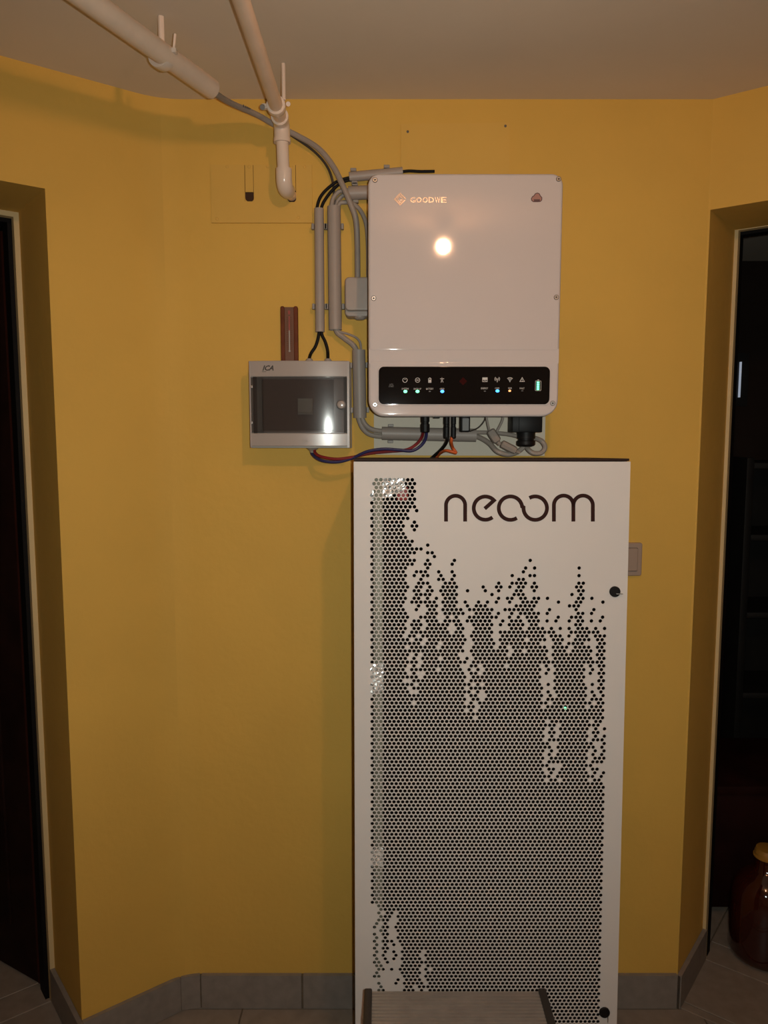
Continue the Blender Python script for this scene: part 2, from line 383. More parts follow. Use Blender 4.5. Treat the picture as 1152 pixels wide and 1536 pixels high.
# left door leaf, swung open into the dark room
hg = eL0 + nL * (TH + 0.074) + dL * 0.018
ld = V2((-0.86, 0.51)).normalized(); ln = V2((-ld.y, ld.x))
dr = thing('door_1', None, None, (hg.x, hg.y, 0)); tag(dr, kind='structure')
def leaf(s0, s1, o0, o1, z0, z1): return prism([t2(hg + ld * s0 + ln * o0), t2(hg + ld * s1 + ln * o0), t2(hg + ld * s1 + ln * o1), t2(hg + ld * s0 + ln * o1)], z0, z1)
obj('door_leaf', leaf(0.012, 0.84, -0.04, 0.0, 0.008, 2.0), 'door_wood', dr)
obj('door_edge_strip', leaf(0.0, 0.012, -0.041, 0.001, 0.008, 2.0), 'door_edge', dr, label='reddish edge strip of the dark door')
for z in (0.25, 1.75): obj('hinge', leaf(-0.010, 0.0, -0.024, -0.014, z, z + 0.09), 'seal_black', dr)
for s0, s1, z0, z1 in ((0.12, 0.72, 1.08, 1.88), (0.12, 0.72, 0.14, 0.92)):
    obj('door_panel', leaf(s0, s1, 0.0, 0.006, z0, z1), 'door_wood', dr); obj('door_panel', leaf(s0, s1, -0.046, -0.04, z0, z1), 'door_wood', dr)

# ceiling lamp that lights the room
lp = thing('ceiling_lamp', 'bare warm bulb in a short ceiling socket, mirrored in the inverter front', 'lamp', (LAMP.x, LAMP.y, 2.145))
def sph(c, r, n=20, k=12):
    return rod((c.x, c.y, c.z - r), (c.x, c.y, c.z), [(r * (1 - math.cos(PI * i / k)), r * math.sin(PI * i / k)) for i in range(k + 1)], n)
obj('bulb', sph(LAMP, 0.0215), 'bulb', lp)
obj('socket', rod((LAMP.x, LAMP.y, H), (LAMP.x, LAMP.y, H - 1), [(0, 0.045), (0.012, 0.045), (0.018, 0.024), (0.060, 0.022), (0.083, 0.018)], 24), 'socket', lp)

# ================================================================== PIPES UNDER THE CEILING
ZD = 2.21
d1 = Wz(317, 133, ZD); d0 = Wz(132, 0, ZD); dd = (d1 - d0).normalized()
far = d0 - dd * ((d0.x - (XL + 0.012)) / dd.x)
duct = thing('conduit_pipe', 'thick cream plastic pipe slanting under the ceiling with a cable leaving its end', 'pipe', (d1.x, d1.y, ZD - 0.02))
cl0 = Wz(243, 84, ZD)
obj('pipe_tube', hollow(far, d1, 0.0198, 0.003, 28), 'pipe_cream', duct)
cl = obj('pipe_clamp', rod(cl0 - dd * 0.011, cl0 + dd * 0.011, [(0, 0.0200), (0, 0.0235), (0.003, 0.0245), (0.019, 0.0245), (0.022, 0.0235), (0.022, 0.0200)], 28), 'pipe_white', duct)
up = Vector((0, 0, 1)); sd = dd.cross(up).normalized()
st = cl0 + up * 0.024
obj('stud', rod(st, st + up, [(0, 0.006), (H - st.z - .0006, 0.006)], 12), 'pipe_white', cl)
sk = cl0 + sd * 0.026 + up * 0.004
obj('screw', rod(sk, sk + up + sd * 0.15, [(0, 0.0025), (0.03, 0.0025)], 10), 'pipe_white', cl)
obj('clamp_lug', box(sk.x - 0.006, sk.x + 0.006, sk.y - 0.006, sk.y + 0.006, sk.z - 0.004, sk.z + 0.004, 0.001), 'pipe_white', cl)

PXx, PZ, PY = -0.228, 2.194, 1.800
pp = thing('heating_pipe', 'cream pipe along the ceiling with an elbow dropping into the wall', 'pipe', (PXx, PY, 2.03))
low = Vector((PXx + 0.003, PY, 2.062)); inw = W(441, 298, YB + 0.03)
obj('ceiling_run', rod((PXx, YR + 0.002, PZ), (PXx, PY, PZ), [(0, 0.0145), (PY - YR - 0.012, 0.0145)], 24), 'pipe_cream', pp)
def bend(a, c, b, r, n=20, k=8):
    a, b, c = Vector(a), Vector(b), Vector(c)
    P = [a * (1 - t) ** 2 + c * 2 * t * (1 - t) + b * t * t for t in [i / k for i in range(k + 1)]]
    P = [a + (a - c).normalized() * 0.012] + P + [b + (b - c).normalized() * 0.012]
    return tube(P, r, n, 1)
el = obj('elbow', bend((PXx, PY - 0.022, PZ), (PXx, PY, PZ), (PXx, PY, PZ - 0.026), 0.0178), 'pipe_white', pp)
obj('collar', rod((PXx, PY, PZ - 0.034), (PXx, PY, PZ - 1), [(0, 0.0178), (0, 0.0192), (0.008, 0.0192), (0.008, 0.0178)], 24), 'pipe_white', el)
obj('collar', rod((PXx, PY - 0.040, PZ), (PXx, PY, PZ), [(0, 0.0178), (0, 0.0192), (0.008, 0.0192), (0.008, 0.0178)], 24), 'pipe_white', el)
obj('drop', rod((PXx, PY, PZ - 0.03), low, [(0, 0.0138), ((Vector((PXx, PY, PZ - 0.03)) - low).length, 0.0138)], 24), 'pipe_white', pp)
wl = (inw - low).normalized()
el2 = obj('elbow', bend(low + Vector((0, 0, 0.022)), low + Vector((0, 0, -0.006)), low + Vector((0, 0, -0.004)) + wl * 0.026, 0.0180), 'pipe_white', pp)
obj('wall_stub', rod(low + wl * 0.012 + Vector((0, 0, -0.004)), inw, [(0, 0.0125), ((inw - low).length - 0.02, 0.0125)], 20), 'pipe_cream', pp)
ck = thing('pipe_clamp', 'white ring clamp holding the thin ceiling pipe just before its elbow', 'clamp', (PXx, 1.71, PZ - 0.02))
cr = obj('ring', rod((PXx, 1.70, PZ), (PXx, 1.80, PZ), [(0, 0.0148), (0, 0.0195), (0.003, 0.0205), (0.015, 0.0205), (0.018, 0.0195), (0.018, 0.0148)], 28), 'pipe_white', ck)
obj('stud', rod((PXx + 0.016, 1.709, PZ + 0.012), (PXx + 0.016, 1.709, 3), [(0, 0.0042), (H - PZ - 0.0126, 0.0042)], 12), 'pipe_white', ck)
obj('screw', rod((PXx - 0.028, 1.700, PZ - 0.006), (PXx - 0.028, 1.75, PZ + 0.03), [(0, 0.0055), (0.004, 0.0055), (0.004, 0.0025), (0.022, 0.0025)], 8), 'steel', ck)
obj('screw', rod((PXx + 0.026, 1.703, PZ + 0.002), (PXx + 0.026, 1.75, PZ + 0.02), [(0, 0.005), (0.004, 0.005), (0.004, 0.0025), (0.018, 0.0025)], 8), 'pipe_white', ck)
obj('lug', box(PXx - 0.030, PXx - 0.017, 1.704, 1.716, PZ - 0.006, PZ + 0.004, 0.001), 'pipe_white', cr)

# painted-over cover plates on the wall
def plate_xz(px0, py0, px1, py1): 
    a = W(px0, py1, YB); b = W(px1, py0, YB); return a.x, b.x, a.z, b.z
x0, x1, z0, z1 = plate_xz(318, 248, 468, 335)
pl = thing('cover_plate', 'yellow painted cover plate with two slots around the pipe elbow', 'wall plate', ((x0 + x1) / 2, YB, z0))
def slot_rect(px0, px1, pyt, pyb):
    a = W(px0, pyb, YB); b = W(px1, pyt, YB); return a.x, b.x, a.z, b.z
s1 = slot_rect(368, 380.5, 248, 303); s2 = slot_rect(431, 444, 248, 304)
T = 0.005
def plate_with_slots():
    cols = [(x0, s1[0], z0), (s1[1], s2[0], z0), (s2[1], x1, z0)]
    g = [box(a, b, YB - T, YB + 0.001, z0, z1) for a, b, _ in cols]
    g += [box(s[0], s[1], YB - T, YB + 0.001, z0, s[2]) for s in (s1, s2)]
    return join(*g)
obj('plate_sheet', plate_with_slots(), 'plate_paint', pl, 0)
for s, frac in ((s1, 0.26), (s2, 0.32)):
    zc = s[2] + (s[3] - s[2]) * frac; gp = 0.0012
    obj('slot_filler', box(s[0] + gp, s[1] - gp, YB - T + 0.0008, YB + 0.001, zc, z1), 'plate_paint', pl, 0)
    obj('slot_shade', slab(rrect(s[0] + 0.0004, s[1] - 0.0004, s[2] + 0.0004, zc - 0.0002, ((s[1] - s[0]) * .42, (s[1] - s[0]) * .42, 0.001, 0.001)), YB - 0.0012, YB + 0.0005), 'hole_shade', pl, 0, 'open slot end, its shade painted as a dark piece')  # solid dark slab painting the shade of the open slot
    obj('slot_back', box(s[0], s[1], YB - 0.0008, YB + 0.001, zc, z1), 'hole_shade', pl, 0)
    obj('slot_bed', box(s[0], s[1], YB - 0.0006, YB + 0.001, s[2], zc), 'plate_paint', pl, 0)
for q in ((341, 251), (374, 251), (402, 251), (437, 251), (457, 251), (326, 329), (448, 327)):
    p = W(q[0], q[1], YB); obj('screw_head', rod((p.x, YB - T, p.z), (p.x, YB - 1, p.z), [(0, 0.004), (0.001, 0.0036), (0.0016, 0.002)], 10), 'plate_paint', pl)
x0, x1, z0, z1 = plate_xz(601, 186, 764, 300)
pl2 = thing('cover_plate', 'plain yellow painted cover plate high on the wall above the inverter', 'wall plate', ((x0 + x1) / 2, YB, z0))
obj('plate_sheet', slab([(x0, z0), (x1 + 0.002, z0), (x1, z1 + 0.001), (x0, z1 - 0.002)], YB - 0.006, YB + 0.001), 'plate_paint', pl2, 0)
for q in ((611.5, 199), (757.5, 190.5)):
    p = W(q[0], q[1], YB); obj('screw_head', rod((p.x, YB - 0.006, p.z), (p.x, YB - 1, p.z), [(0, 0.0032), (0.0012, 0.003), (0.0018, 0.001)], 8), 'print_dark', pl2)

# ================================================================== GREY CONDUITS WITH CLAMPS
YC = 1.862
def conduit(label, pa, pb, r, clamps, yy=YC, name='cable_conduit', side=None):
    a, b = W(pa[0], pa[1], yy), W(pb[0], pb[1], yy)
    e = thing(name, label, 'conduit', ((a.x + b.x) / 2, yy, min(a.z, b.z)))
    obj('conduit_tube', hollow(a, b, r), 'conduit', e)
    ax = (b - a).normalized(); nrm = Vector((0, 1, 0)).cross(ax).normalized()
    for c in clamps:
        p = W(c[0], c[1], yy); p = a + ax * (p - a).dot(ax)
        k = obj('clamp', tube([p + nrm * (r + .003) + Vector((0, -.004, 0)), p + nrm * (r + .0025) + Vector((0, .008, 0)), p + Vector((0, r + .0015, 0)), p - nrm * (r + .0025) + Vector((0, .008, 0)), p - nrm * (r + .003) + Vector((0, -.004, 0))], 0.0026, 8, 5), 'clamp_grey', e)
        for s in (1, -1):
            q = p + nrm * s * (r + 0.0035)
            c1, c2 = q - ax * 0.006, q + ax * 0.006
            obj('clamp_ear', box(min(q.x - abs(nrm.x) * .003 - abs(ax.x) * .0065, q.x), q.x + abs(nrm.x) * .003 + abs(ax.x) * .0065, yy - 0.005, yy + 0.008, q.z - abs(nrm.z) * .003 - abs(ax.z) * .0065, q.z + abs(nrm.z) * .003 + abs(ax.z) * .0065, 0.0008, 1), 'clamp_grey', k)
        obj('clamp_foot', box(p.x - .007, p.x + .007, yy + r + .001, YB, p.z - .007, p.z + .007, 0.001, 1), 'clamp_grey', k)
    return e
RA, RB = 0.0112, 0.0158
conduit('slim grey vertical conduit carrying two black cables down to the switch box', (478.5, 313), (480, 498), RA, [(478, 340), (480, 460)])
conduit('wide grey vertical conduit beside the slim one, left of the junction box', (501, 310), (503, 495), RB, [(501, 340), (503, 460)])
conduit('slim grey horizontal conduit above the inverter corner with two black cables', (524, 265.5), (604, 258), RA, [(531, 265), (581, 260)])
conduit('wide grey horizontal conduit disappearing behind the inverter top', (523, 290), (640, 285), RB, [(533, 290)])
conduit('short grey vertical conduit between switch box and inverter', (538, 525), (540, 627), RB, [(538, 548), (540, 615)])
conduit('grey horizontal conduit below the inverter in front of the grey board', (573, 650), (714, 653), RB, [(586, 650)], yy=1.850)

# ================================================================== JUNCTION BOX, BOARD, SWITCH, THERMOMETER
gb = W(561, 683, YB); gt = W(822, 400, YB)
tag(obj('backing_board', slab([(gb.x, gb.z + .012), (gb.x + .004, gb.z + .002), (gb.x + .12, gb.z), (gt.x, gb.z - .001), (gt.x, gt.z), (gb.x, gt.z)], YB - 0.008, YB), 'board_grey', None, 0), 'pale grey board on the wall behind the inverter, showing below it', 'board')
ja = W(517, 474, 1.83); jb = W(552, 415, 1.83)
jx = thing('junction_box', 'small grey junction box half hidden behind the inverter left edge', 'junction box', (ja.x + 0.04, 1.855, ja.z))
obj('box_body', slab(rrect(ja.x, ja.x + 0.082, ja.z, jb.z, 0.010), 1.838, YB, 0.004), 'conduit', jx)
obj('lid', slab(rrect(ja.x + 0.001, ja.x + 0.081, ja.z + 0.012, jb.z - 0.001, 0.010), 1.826, 1.838, 0.004), 'conduit', jx)
obj('gland', rod((ja.x + 0.035, 1.85, ja.z + 0.002), (ja.x + 0.035, 1.85, 0), [(0, 0.014), (0.004, 0.014), (0.008, 0.010), (0.009, 0.004)], 16), 'conduit', jx)
obj('gland', rod((ja.x + 0.065, 1.85, ja.z + 0.002), (ja.x + 0.065, 1.85, 0), [(0, 0.010), (0.004, 0.010), (0.007, 0.007)], 16), 'conduit', jx)
# light switch
wa = W(960.5, 863, YB); wb = W(928, 813.5, YB)
sw = thing('light_switch', 'cream rocker light switch half hidden behind the tall cabinet', 'switch', (wa.x - 0.04, YB, wa.z))
obj('switch_frame', slab(rrect(wa.x - 0.080, wa.x, wa.z, wb.z, 0.005), YB - 0.010, YB, 0.003), 'switch_cream', sw)
obj('rocker', slab(rrect(wa.x - 0.068, wa.x - 0.012, wa.z + 0.013, wb.z - 0.013, 0.003), YB - 0.0145, YB - 0.006, 0.002), 'switch_cream', sw)
obj('rocker_gap', slab(rrect(wa.x - 0.069, wa.x - 0.011, wa.z + 0.0118, wb.z - 0.0118, 0.0035), YB - 0.0105, YB - 0.006), 'print_dark', sw, 0)
# thermometer
ta = W(421.5, 548, YB - 0.012); tb = W(447, 459, YB - 0.012); yt = YB - 0.012
th = thing('wall_thermometer', 'reddish wooden thermometer on the wall above the switch box', 'thermometer', ((ta.x + tb.x) / 2, yt, ta.z))
wdt = tb.x - ta.x - 0.001; tx = ta.x
wl_ = wdt * 0.24
obj('wood_back', slab(rrect(tx, tx + wdt, ta.z, tb.z - .002, .002), yt + 0.004, YB, 0.001), 'thermo_wood', th)
for a, b in ((tx, tx + wl_), (tx + wdt - wl_, tx + wdt)):
    obj('wood_edge', slab(rrect(a, b, ta.z, tb.z, (.0032, .0032, .0040, .0040)), yt, yt + 0.006, 0.0020), 'thermo_wood', th)
sc = obj('scale', slab([(tx + wl_, ta.z), (tx + wdt - wl_, ta.z), (tx + wdt - wl_, tb.z - .002), (tx + wl_, tb.z - .002)], yt + 0.0025, yt + 0.005), 'thermo_scale', th, 0)
cx = tx + wdt / 2
zt = lambda py: W(430, py, yt).z
obj('hanging_hole', slab(rrect(cx - .0024, cx + .0024, zt(471.5), zt(465.5), .002), yt + .0015, yt + .003), 'thermo_red', sc, 0)
obj('red_column', rod((cx, yt + .002, zt(495.5)), (cx, yt + .002, 3), [(0, .0016), (zt(474) - zt(495.5), .0016)], 10), 'thermo_red', sc)
obj('glass_tube', rod((cx, yt + .002, zt(526)), (cx, yt + .002, 3), [(0, .0015), (zt(495.6) - zt(526), .0015)], 10), 'thermo_glass', sc)
obj('glass_bulb', sph(Vector((cx, yt + .002, zt(526.5))), .0028, 12, 8), 'thermo_glass', sc)
ticks = []
for i in range(18):
    z = zt(476 + i * 2.8)
    for s in (-1, 1): ticks.append(box(cx + s * .0045 - .0022, cx + s * .0045 + .0022, yt + .0020, yt + .0027, z - .0004, z + .0004))
tk = obj('scale_marks', join(*ticks), 'thermo_wood', sc, 0); tk['kind'] = 'stuff'

# ================================================================== SWITCH BOX (smoked door)
YS = 1.792
sa = W(375, 672, YS); sbb = W(522.5, 541, YS); SX0, SX1, SZ0, SZ1 = sa.x, sbb.x, sa.z, sbb.z
bx = thing('switch_box', 'pale surface-mounted switch box with a smoked window door on the yellow wall', 'switch box', ((SX0 + SX1) / 2, 1.84, SZ0))
SAG = 0.008
def ysurf(x): 
    t = (x - (SX0 + SX1) / 2) / ((SX1 - SX0) / 2); return YS + SAG * t * t - SAG * 0.35
def curved(xa, xb, za, zb, off, thick, n=14, ez=0.0015):
    V, Fc = [], []
    prof = [(za, thick), (za, ez), (za + ez, 0), (zb - ez, 0), (zb, ez), (zb, thick)]
    for i in range(n + 1):
        x = xa + (xb - xa) * i / n
        for z, o in prof: V.append((x, ysurf(x) + off + o, z))
    m = len(prof)
    for i in range(n):
        for k in range(m): Fc.append((i * m + k, i * m + (k + 1) % m, (i + 1) * m + (k + 1) % m, (i + 1) * m + k))
    Fc.append(tuple(range(m))); Fc.append(tuple(n * m + k for k in range(m - 1, -1, -1)))
    bm = bmesh.new(); vs_ = [bm.verts.new(v) for v in V]
    for f in Fc: bm.faces.new([vs_[i] for i in f])
    return from_bm(bm)
zA, zB = W(450, 565, YS).z, W(450, 650, YS).z
def frustum(x0, x1, z0, z1, y0, X0, X1, Z0, Z1, y1):
    V = [(x0, y0, z0), (x1, y0, z0), (x1, y0, z1), (x0, y0, z1), (X0, y1, Z0), (X1, y1, Z0), (X1, y1, Z1), (X0, y1, Z1)]
    return V, [(0, 1, 2, 3), (7, 6, 5, 4), (0, 4, 5, 1), (1, 5, 6, 2), (2, 6, 7, 3), (3, 7, 4, 0)]
# hollow tray: back box, four rims
obj('back_box', join(box(SX0 + .002, SX1 + .004, 1.862, YB, SZ0 - .002, SZ1 + .001, .002), box(SX0 + .002, SX0 + .007, YS + .012, 1.862, SZ0, SZ1), box(SX1 - .004, SX1 + .002, YS + .012, 1.862, SZ0, SZ1),
                     box(SX0 + .007, SX1 - .004, YS + .012, 1.862, SZ0, SZ0 + .005), box(SX0 + .007, SX1 - .004, YS + .012, 1.862, SZ1 - .005, SZ1)), 'box_side', bx)
obj('rim', box(SX0 + .0005, SX0 + .0035, YS + .004, YS + .03, SZ0 + .001, SZ1 - .001), 'box_plastic', bx)
obj('rim', box(SX1 - .0035, SX1 + .001, YS + .004, YS + .03, SZ0 + .001, SZ1 - .001), 'box_plastic', bx)
top = obj('top_band', curved(SX0, SX1, zA, SZ1, 0, .016), 'box_plastic', bx)
bot = obj('bottom_band', curved(SX0, SX1, SZ0 + .004, zB, 0, .016), 'box_plastic', bx)
inn = obj('inner_cover', curved(W(393, 600, YS).x, SX1 - .012, zB - .001, zA + .001, .018, .004), 'box_plastic', bx)
dwn = obj('window_door', curved(SX0 + .001, SX1 - .0035, zB + .0012, zA - .0012, .0015, .0025), 'smoke', bx, label='smoked translucent door')
lx0 = W(393, 600, YS).x; lx1 = W(501, 600, YS).x
obj('raised_window', curved(lx0, lx1, zB + .006, zA - .006, -.0012, .0022), 'smoke_thick', dwn)
ka = W(511.5, 607, YS)
obj('latch', rod((ka.x, ysurf(ka.x) + .003, ka.z), (ka.x, 0, ka.z), [(0, .0095), (.004, .0095), (.006, .008), (.0068, .004)], 20), 'box_plastic', dwn)
obj('latch_ring', rod((ka.x, ysurf(ka.x) + .003, ka.z), (ka.x, 0, ka.z), [(0, .0112), (.0005, .0112), (.001, .0108)], 20), 'print_dark', dwn)
br = obj('breaker', join(box(W(439, 0, YS).x, W(462.5, 0, YS).x, YS + .006, YS + .017, W(450, 619, YS).z, W(450, 599, YS).z, .001)), 'breaker', inn)
for py in (598.5, 620.5): 
    obj('breaker_lip', box(W(439, 0, YS).x, W(463, 0, YS).x, YS + .005, YS + .014, W(450, py + 1, YS).z, W(450, py - 1, YS).z), 'breaker', br, 0)
xa, xb = W(393.5, 552, YS).x, W(410.5, 552, YS).x
def hug(g, off=-.0004): return [(v[0], ysurf(v[0]) + off - (0 if i % 2 else 0), v[2]) for i, v in enumerate(g[0])], g[1]
obj('maker_mark', hug(text_geo('ICA', xa, xb, W(400, 556, YS).z, W(400, 548, YS).z, 0, .0, shear=0.35, bold=.03)), 'print_dark', top, 0)
zu = W(400, 557.6, YS).z; obj('maker_mark_line', box(xa - .001, xb - .004, ysurf(xa) - .0008, ysurf(xa) + .002, zu - .0006, zu + .0006), 'print_dark', top, 0)
xa, xb = W(453, 661, YS).x, W(462, 661, YS).x
obj('mould_mark', hug(text_geo('ICA', xa, xb, W(400, 663.5, YS).z, W(400, 659.5, YS).z, 0, 0)), 'box_side', bot, 0)
for py in (580, 634):
    p = W(377, py, YS); obj('hinge_pin', box(p.x - .0015, p.x + .0025, ysurf(p.x) - .0018, ysurf(p.x) + .004, p.z - .003, p.z + .003, .0008), 'box_plastic', dwn)
for px in (464, 492):
    p = W(px, 538, 1.84); obj('cable_gland', rod((p.x, 1.84, SZ1 - .001), (p.x, 1.84, 3), [(0, .0105), (.004, .0105), (.007, .008), (.010, .006)], 16), 'box_plastic', bx)
p = W(469, 678, 1.835); obj('cable_gland', rod((p.x, 1.835, SZ0 + .002), (p.x, 1.835, 0), [(0, .016), (.003, .015), (.010, .007), (.014, .006)], 16), 'box_side', bx)

# ================================================================== INVERTER
YI = 1.680
ia = W(552.8, 625, YI); ib = W(845.5, 260, YI); IX0, IX1, IZ0, IZ1 = ia.x, ib.x, ia.z, ib.z
inv = thing('solar_inverter', 'white wall-mounted solar inverter with a black indicator panel', 'inverter', ((IX0 + IX1) / 2, 1.78, IZ0))
P = lambda px, py: (W(px, py, YI).x, W(px, py, YI).z)
zc1, zc2 = P(600, 528)[1], P(600, 540.5)[1]
obj('housing', slab(rrect(IX0 + .004, IX1 - .004, IZ0 + .004, IZ1 - .004, .030), YI + .028, 1.818, .004), 'inverter_side', inv)
obj('wall_bracket', box(IX0 + .06, IX1 - .06, 1.818, YB - .008, IZ0 + .12, IZ1 - .08), 'steel', inv)
cov = obj('front_cover', slab(rrect(IX0, IX1, zc1 + .0003, IZ1, (.0075, .0075, .024, .024), 8), YI, YI + .030, .0055, 5), 'inverter_white', inv)
low_c = obj('lower_cover', slab(rrect(IX0, IX1, IZ0, zc2 - .0002, (.036, .036, .0075, .0075), 8), YI, YI + .030, .0055, 5), 'inverter_white', inv)
obj('cover_step', slab(rrect(IX0 + .0006, IX1 - .0006, zc2 - .010, zc1 + .010, .006, 4), YI + .0005, YI + .029, .0010, 3), 'inverter_white', inv)
pa, pb = P(568, 606.5), P(825, 550)
bez = obj('panel_bezel', slab(rrect(pa[0] - .0028, pb[0] + .0028, pa[1] - .0028, pb[1] + .0028, .0135, 8), YI - .0012, YI + .004, .0012, 3), 'inverter_white', inv)
pan = obj('indicator_panel', slab(rrect(pa[0], pb[0], pa[1], pb[1], .0115, 8), YI - .0022, YI + .004, .0006, 2), 'panel_black', inv)
YPN = YI - .0022
for q in ((562.5, 270), (838, 268.5), (560.5, 447.5), (834.5, 446), (562.5, 607), (829, 605)):
    x, z = P(*q); on = cov if q[1] < 500 else low_c
    obj('screw', rod((x, YI + .0005, z), (x, 0, z), [(0, .0046), (.0012, .0046), (.0016, .0042), (.0016, .0022), (.0006, .0018), (.0006, .0003)], 14), 'steel', on)
    obj('screw_seat', rod((x, YI + .0004, z), (x, 0, z), [(0, .0056), (.0007, .0056), (.0007, .003)], 14), 'print_dark', on)
# raised emblem and lettering
def rr(px, py, s): return [(P(px, py - s)), (P(px + s, py)), (P(px, py + s)), (P(px - s, py))]
cxp, cyp = 600.2, 299
sp = [P(cxp + 8.2, cyp - 0.6), P(cxp, cyp - 8.8), P(cxp - 8.2, cyp), P(cxp, cyp + 8.2), P(cxp + 7.2, cyp + 1.2)]
em = [ribbon(sp, .0024, YI + .0002, .0012), ribbon([P(cxp + 4.6, cyp - .3), P(cxp, cyp - 4.9), P(cxp - 4.6, cyp), P(cxp, cyp + 4.6), P(cxp + 3.6, cyp + 1.2), P(cxp, cyp + 1.0)], .0020, YI + .0002, .0012)]
obj('emblem', join(*em), 'chrome', cov, 0, 'small chrome diamond emblem')
a, b = P(614.5, 304.2), P(670, 295.8)
cw = (b[0] - a[0]) / 6
for i, ch in enumerate('GOODWE'):
    obj('letter', text_geo(ch, a[0] + cw * i + .0008, a[0] + cw * (i + 1) - .0006, a[1], b[1], YI + .0002, .0012, bold=.02), 'chrome', cov, 0)
cl_pts = [P(*q) for q in ((800.0, 302.5), (797.6, 300.8), (797.0, 298), (798.5, 295.2), (801, 293.7), (802.8, 290.8), (806, 289.6), (809, 290.9), (810.5, 294), (812.8, 296.6), (812.6, 300), (810.5, 302.2), (806, 302.6))]
cg = obj('cloud_mark', slab(cl_pts, YI - .0003, YI + .0005), 'cloud_red', cov, 0, 'small cloud-shaped mark with dark outline')
obj('cloud_outline', ribbon(cl_pts, .0017, YI - .0002, .0003, True), 'cloud_purple', cg, 0)
xq = [P(*q) for q in ((801, 302), (809.5, 302), (810, 299), (800.5, 299))]
obj('cloud_base', slab(xq, YI - .0005, YI), 'cloud_purple', cg, 0)
# panel print: icons, captions, indicator lamps
YQ = YPN
u = (P(601, 570)[0] - P(600, 570)[0])
def ic(px, py): return P(px, py)
def put(name, geo, m='print_white'): return obj(name, geo, m, pan, 0)
cx_, cz_ = ic(607.4, 570.3)
put('power_icon', join(ribbon(arc(cx_, cz_, 3.3 * u, 118, 422), .0011, YQ, .0002), ribbon([(cx_, cz_ + 3.6 * u), (cx_, cz_ + .2 * u)], .0011, YQ, .0002)))
cx_, cz_ = ic(626.3, 570.3)
put('backup_icon', join(ribbon(arc(cx_, cz_, 3.3 * u, 0, 360)[:-1], .0011, YQ, .0002, True), ribbon([(cx_ - 1.8 * u, cz_ - .8 * u), (cx_ - .9 * u, cz_ + .8 * u), (cx_ + .7 * u, cz_ - .6 * u), (cx_ + 1.8 * u, cz_ + .7 * u)], .0011, YQ, .0002)))
cx_, cz_ = ic(644.6, 570.3)
put('battery_icon', join(ribbon([(cx_ - 2 * u, cz_ - 3.6 * u), (cx_ + 2 * u, cz_ - 3.6 * u), (cx_ + 2 * u, cz_ + 2.4 * u), (cx_ - 2 * u, cz_ + 2.4 * u)], .0009, YQ, .0002, True), box(cx_ - u, cx_ + u, YQ - .0002, YQ, cz_ + 2.8 * u, cz_ + 3.7 * u), box(cx_ - 1.9 * u, cx_ + 1.9 * u, YQ - .0002, YQ, cz_ - 3.5 * u, cz_ + .6 * u)))
cx_, cz_ = ic(663.0, 570.3)
put('grid_icon', join(ribbon([(cx_ - 1.5 * u, cz_ - 3.6 * u), (cx_ - .3 * u, cz_ + 3.6 * u), (cx_ + 1.5 * u, cz_ - 3.6 * u)], .0010, YQ, .0002), ribbon([(cx_ - 3 * u, cz_ + 2 * u), (cx_ + 3 * u, cz_ + 2 * u)], .0012, YQ, .0002), ribbon([(cx_ - u, cz_ - 1.2 * u), (cx_ + u, cz_ - 1.2 * u)], .0012, YQ, .0002)))
cx_, cz_ = ic(727.2, 569.6)
put('meter_icon', join(ribbon([(cx_ - 3.6 * u, cz_ - 3 * u), (cx_ + 3.6 * u, cz_ - 3 * u), (cx_ + 3.6 * u, cz_ + 3 * u), (cx_ - 3.6 * u, cz_ + 3 * u)], .0009, YQ, .0002, True), box(cx_ - 3.2 * u, cx_ + 3.2 * u, YQ - .0002, YQ, cz_ - .2 * u, cz_ + 2.6 * u), ribbon([(cx_ - 2.4 * u, cz_ - 2 * u), (cx_ - .6 * u, cz_ - .9 * u), (cx_ + 2.4 * u, cz_ - 2 * u)], .0009, YQ, .0002)))
cx_, cz_ = ic(745.6, 569.6)
put('antenna_icon', join(*[ribbon(arc(cx_, cz_ + 1.0 * u, r * u, a0, a1, 10), .0010, YQ, .0002) for r in (1.9, 3.6) for a0, a1 in ((-48, 48), (132, 228))], ribbon([(cx_, cz_ + 1.6 * u), (cx_, cz_ - 3.8 * u)], .0013, YQ, .0002)))
cx_, cz_ = ic(764.6, 569.6)
put('wifi_icon', join(*[ribbon(arc(cx_, cz_ - 3 * u, r * u, 48, 132, 10), .0012, YQ, .0002) for r in (2.4, 4.2, 6.0)], disc(cx_, cz_ - 2.6 * u, .9 * u, YQ, .0002, 10)))
cx_, cz_ = ic(783.0, 569.6)
put('warning_icon', join(ribbon([(cx_ - 3.4 * u, cz_ - 2.8 * u), (cx_ + 3.4 * u, cz_ - 2.8 * u), (cx_, cz_ + 3.2 * u)], .0010, YQ, .0002, True), ribbon([(cx_, cz_ + 1.2 * u), (cx_, cz_ - 1.0 * u)], .0009, YQ, .0002), disc(cx_, cz_ - 1.9 * u, .5 * u, YQ, .0002, 8)))
for s, px, w in (('SYSTEM', 607.6, 5.2), ('BACK-UP', 626.2, 5.6), ('BATTERY', 644.6, 5.4), ('GRID', 663.0, 3.4), ('ENERGY', 726.6, 5.2), ('COM', 745.4, 3.2), ('WIFI', 764.6, 2.7), ('FAULT', 782.8, 3.6)):
    py = 583.3 if px < 700 else 582.5
    put('caption', text_geo(s, P(px - w, py)[0], P(px + w, py)[0], P(px, py + 1.4)[1], P(px, py - 1.3)[1], YQ, .0002))
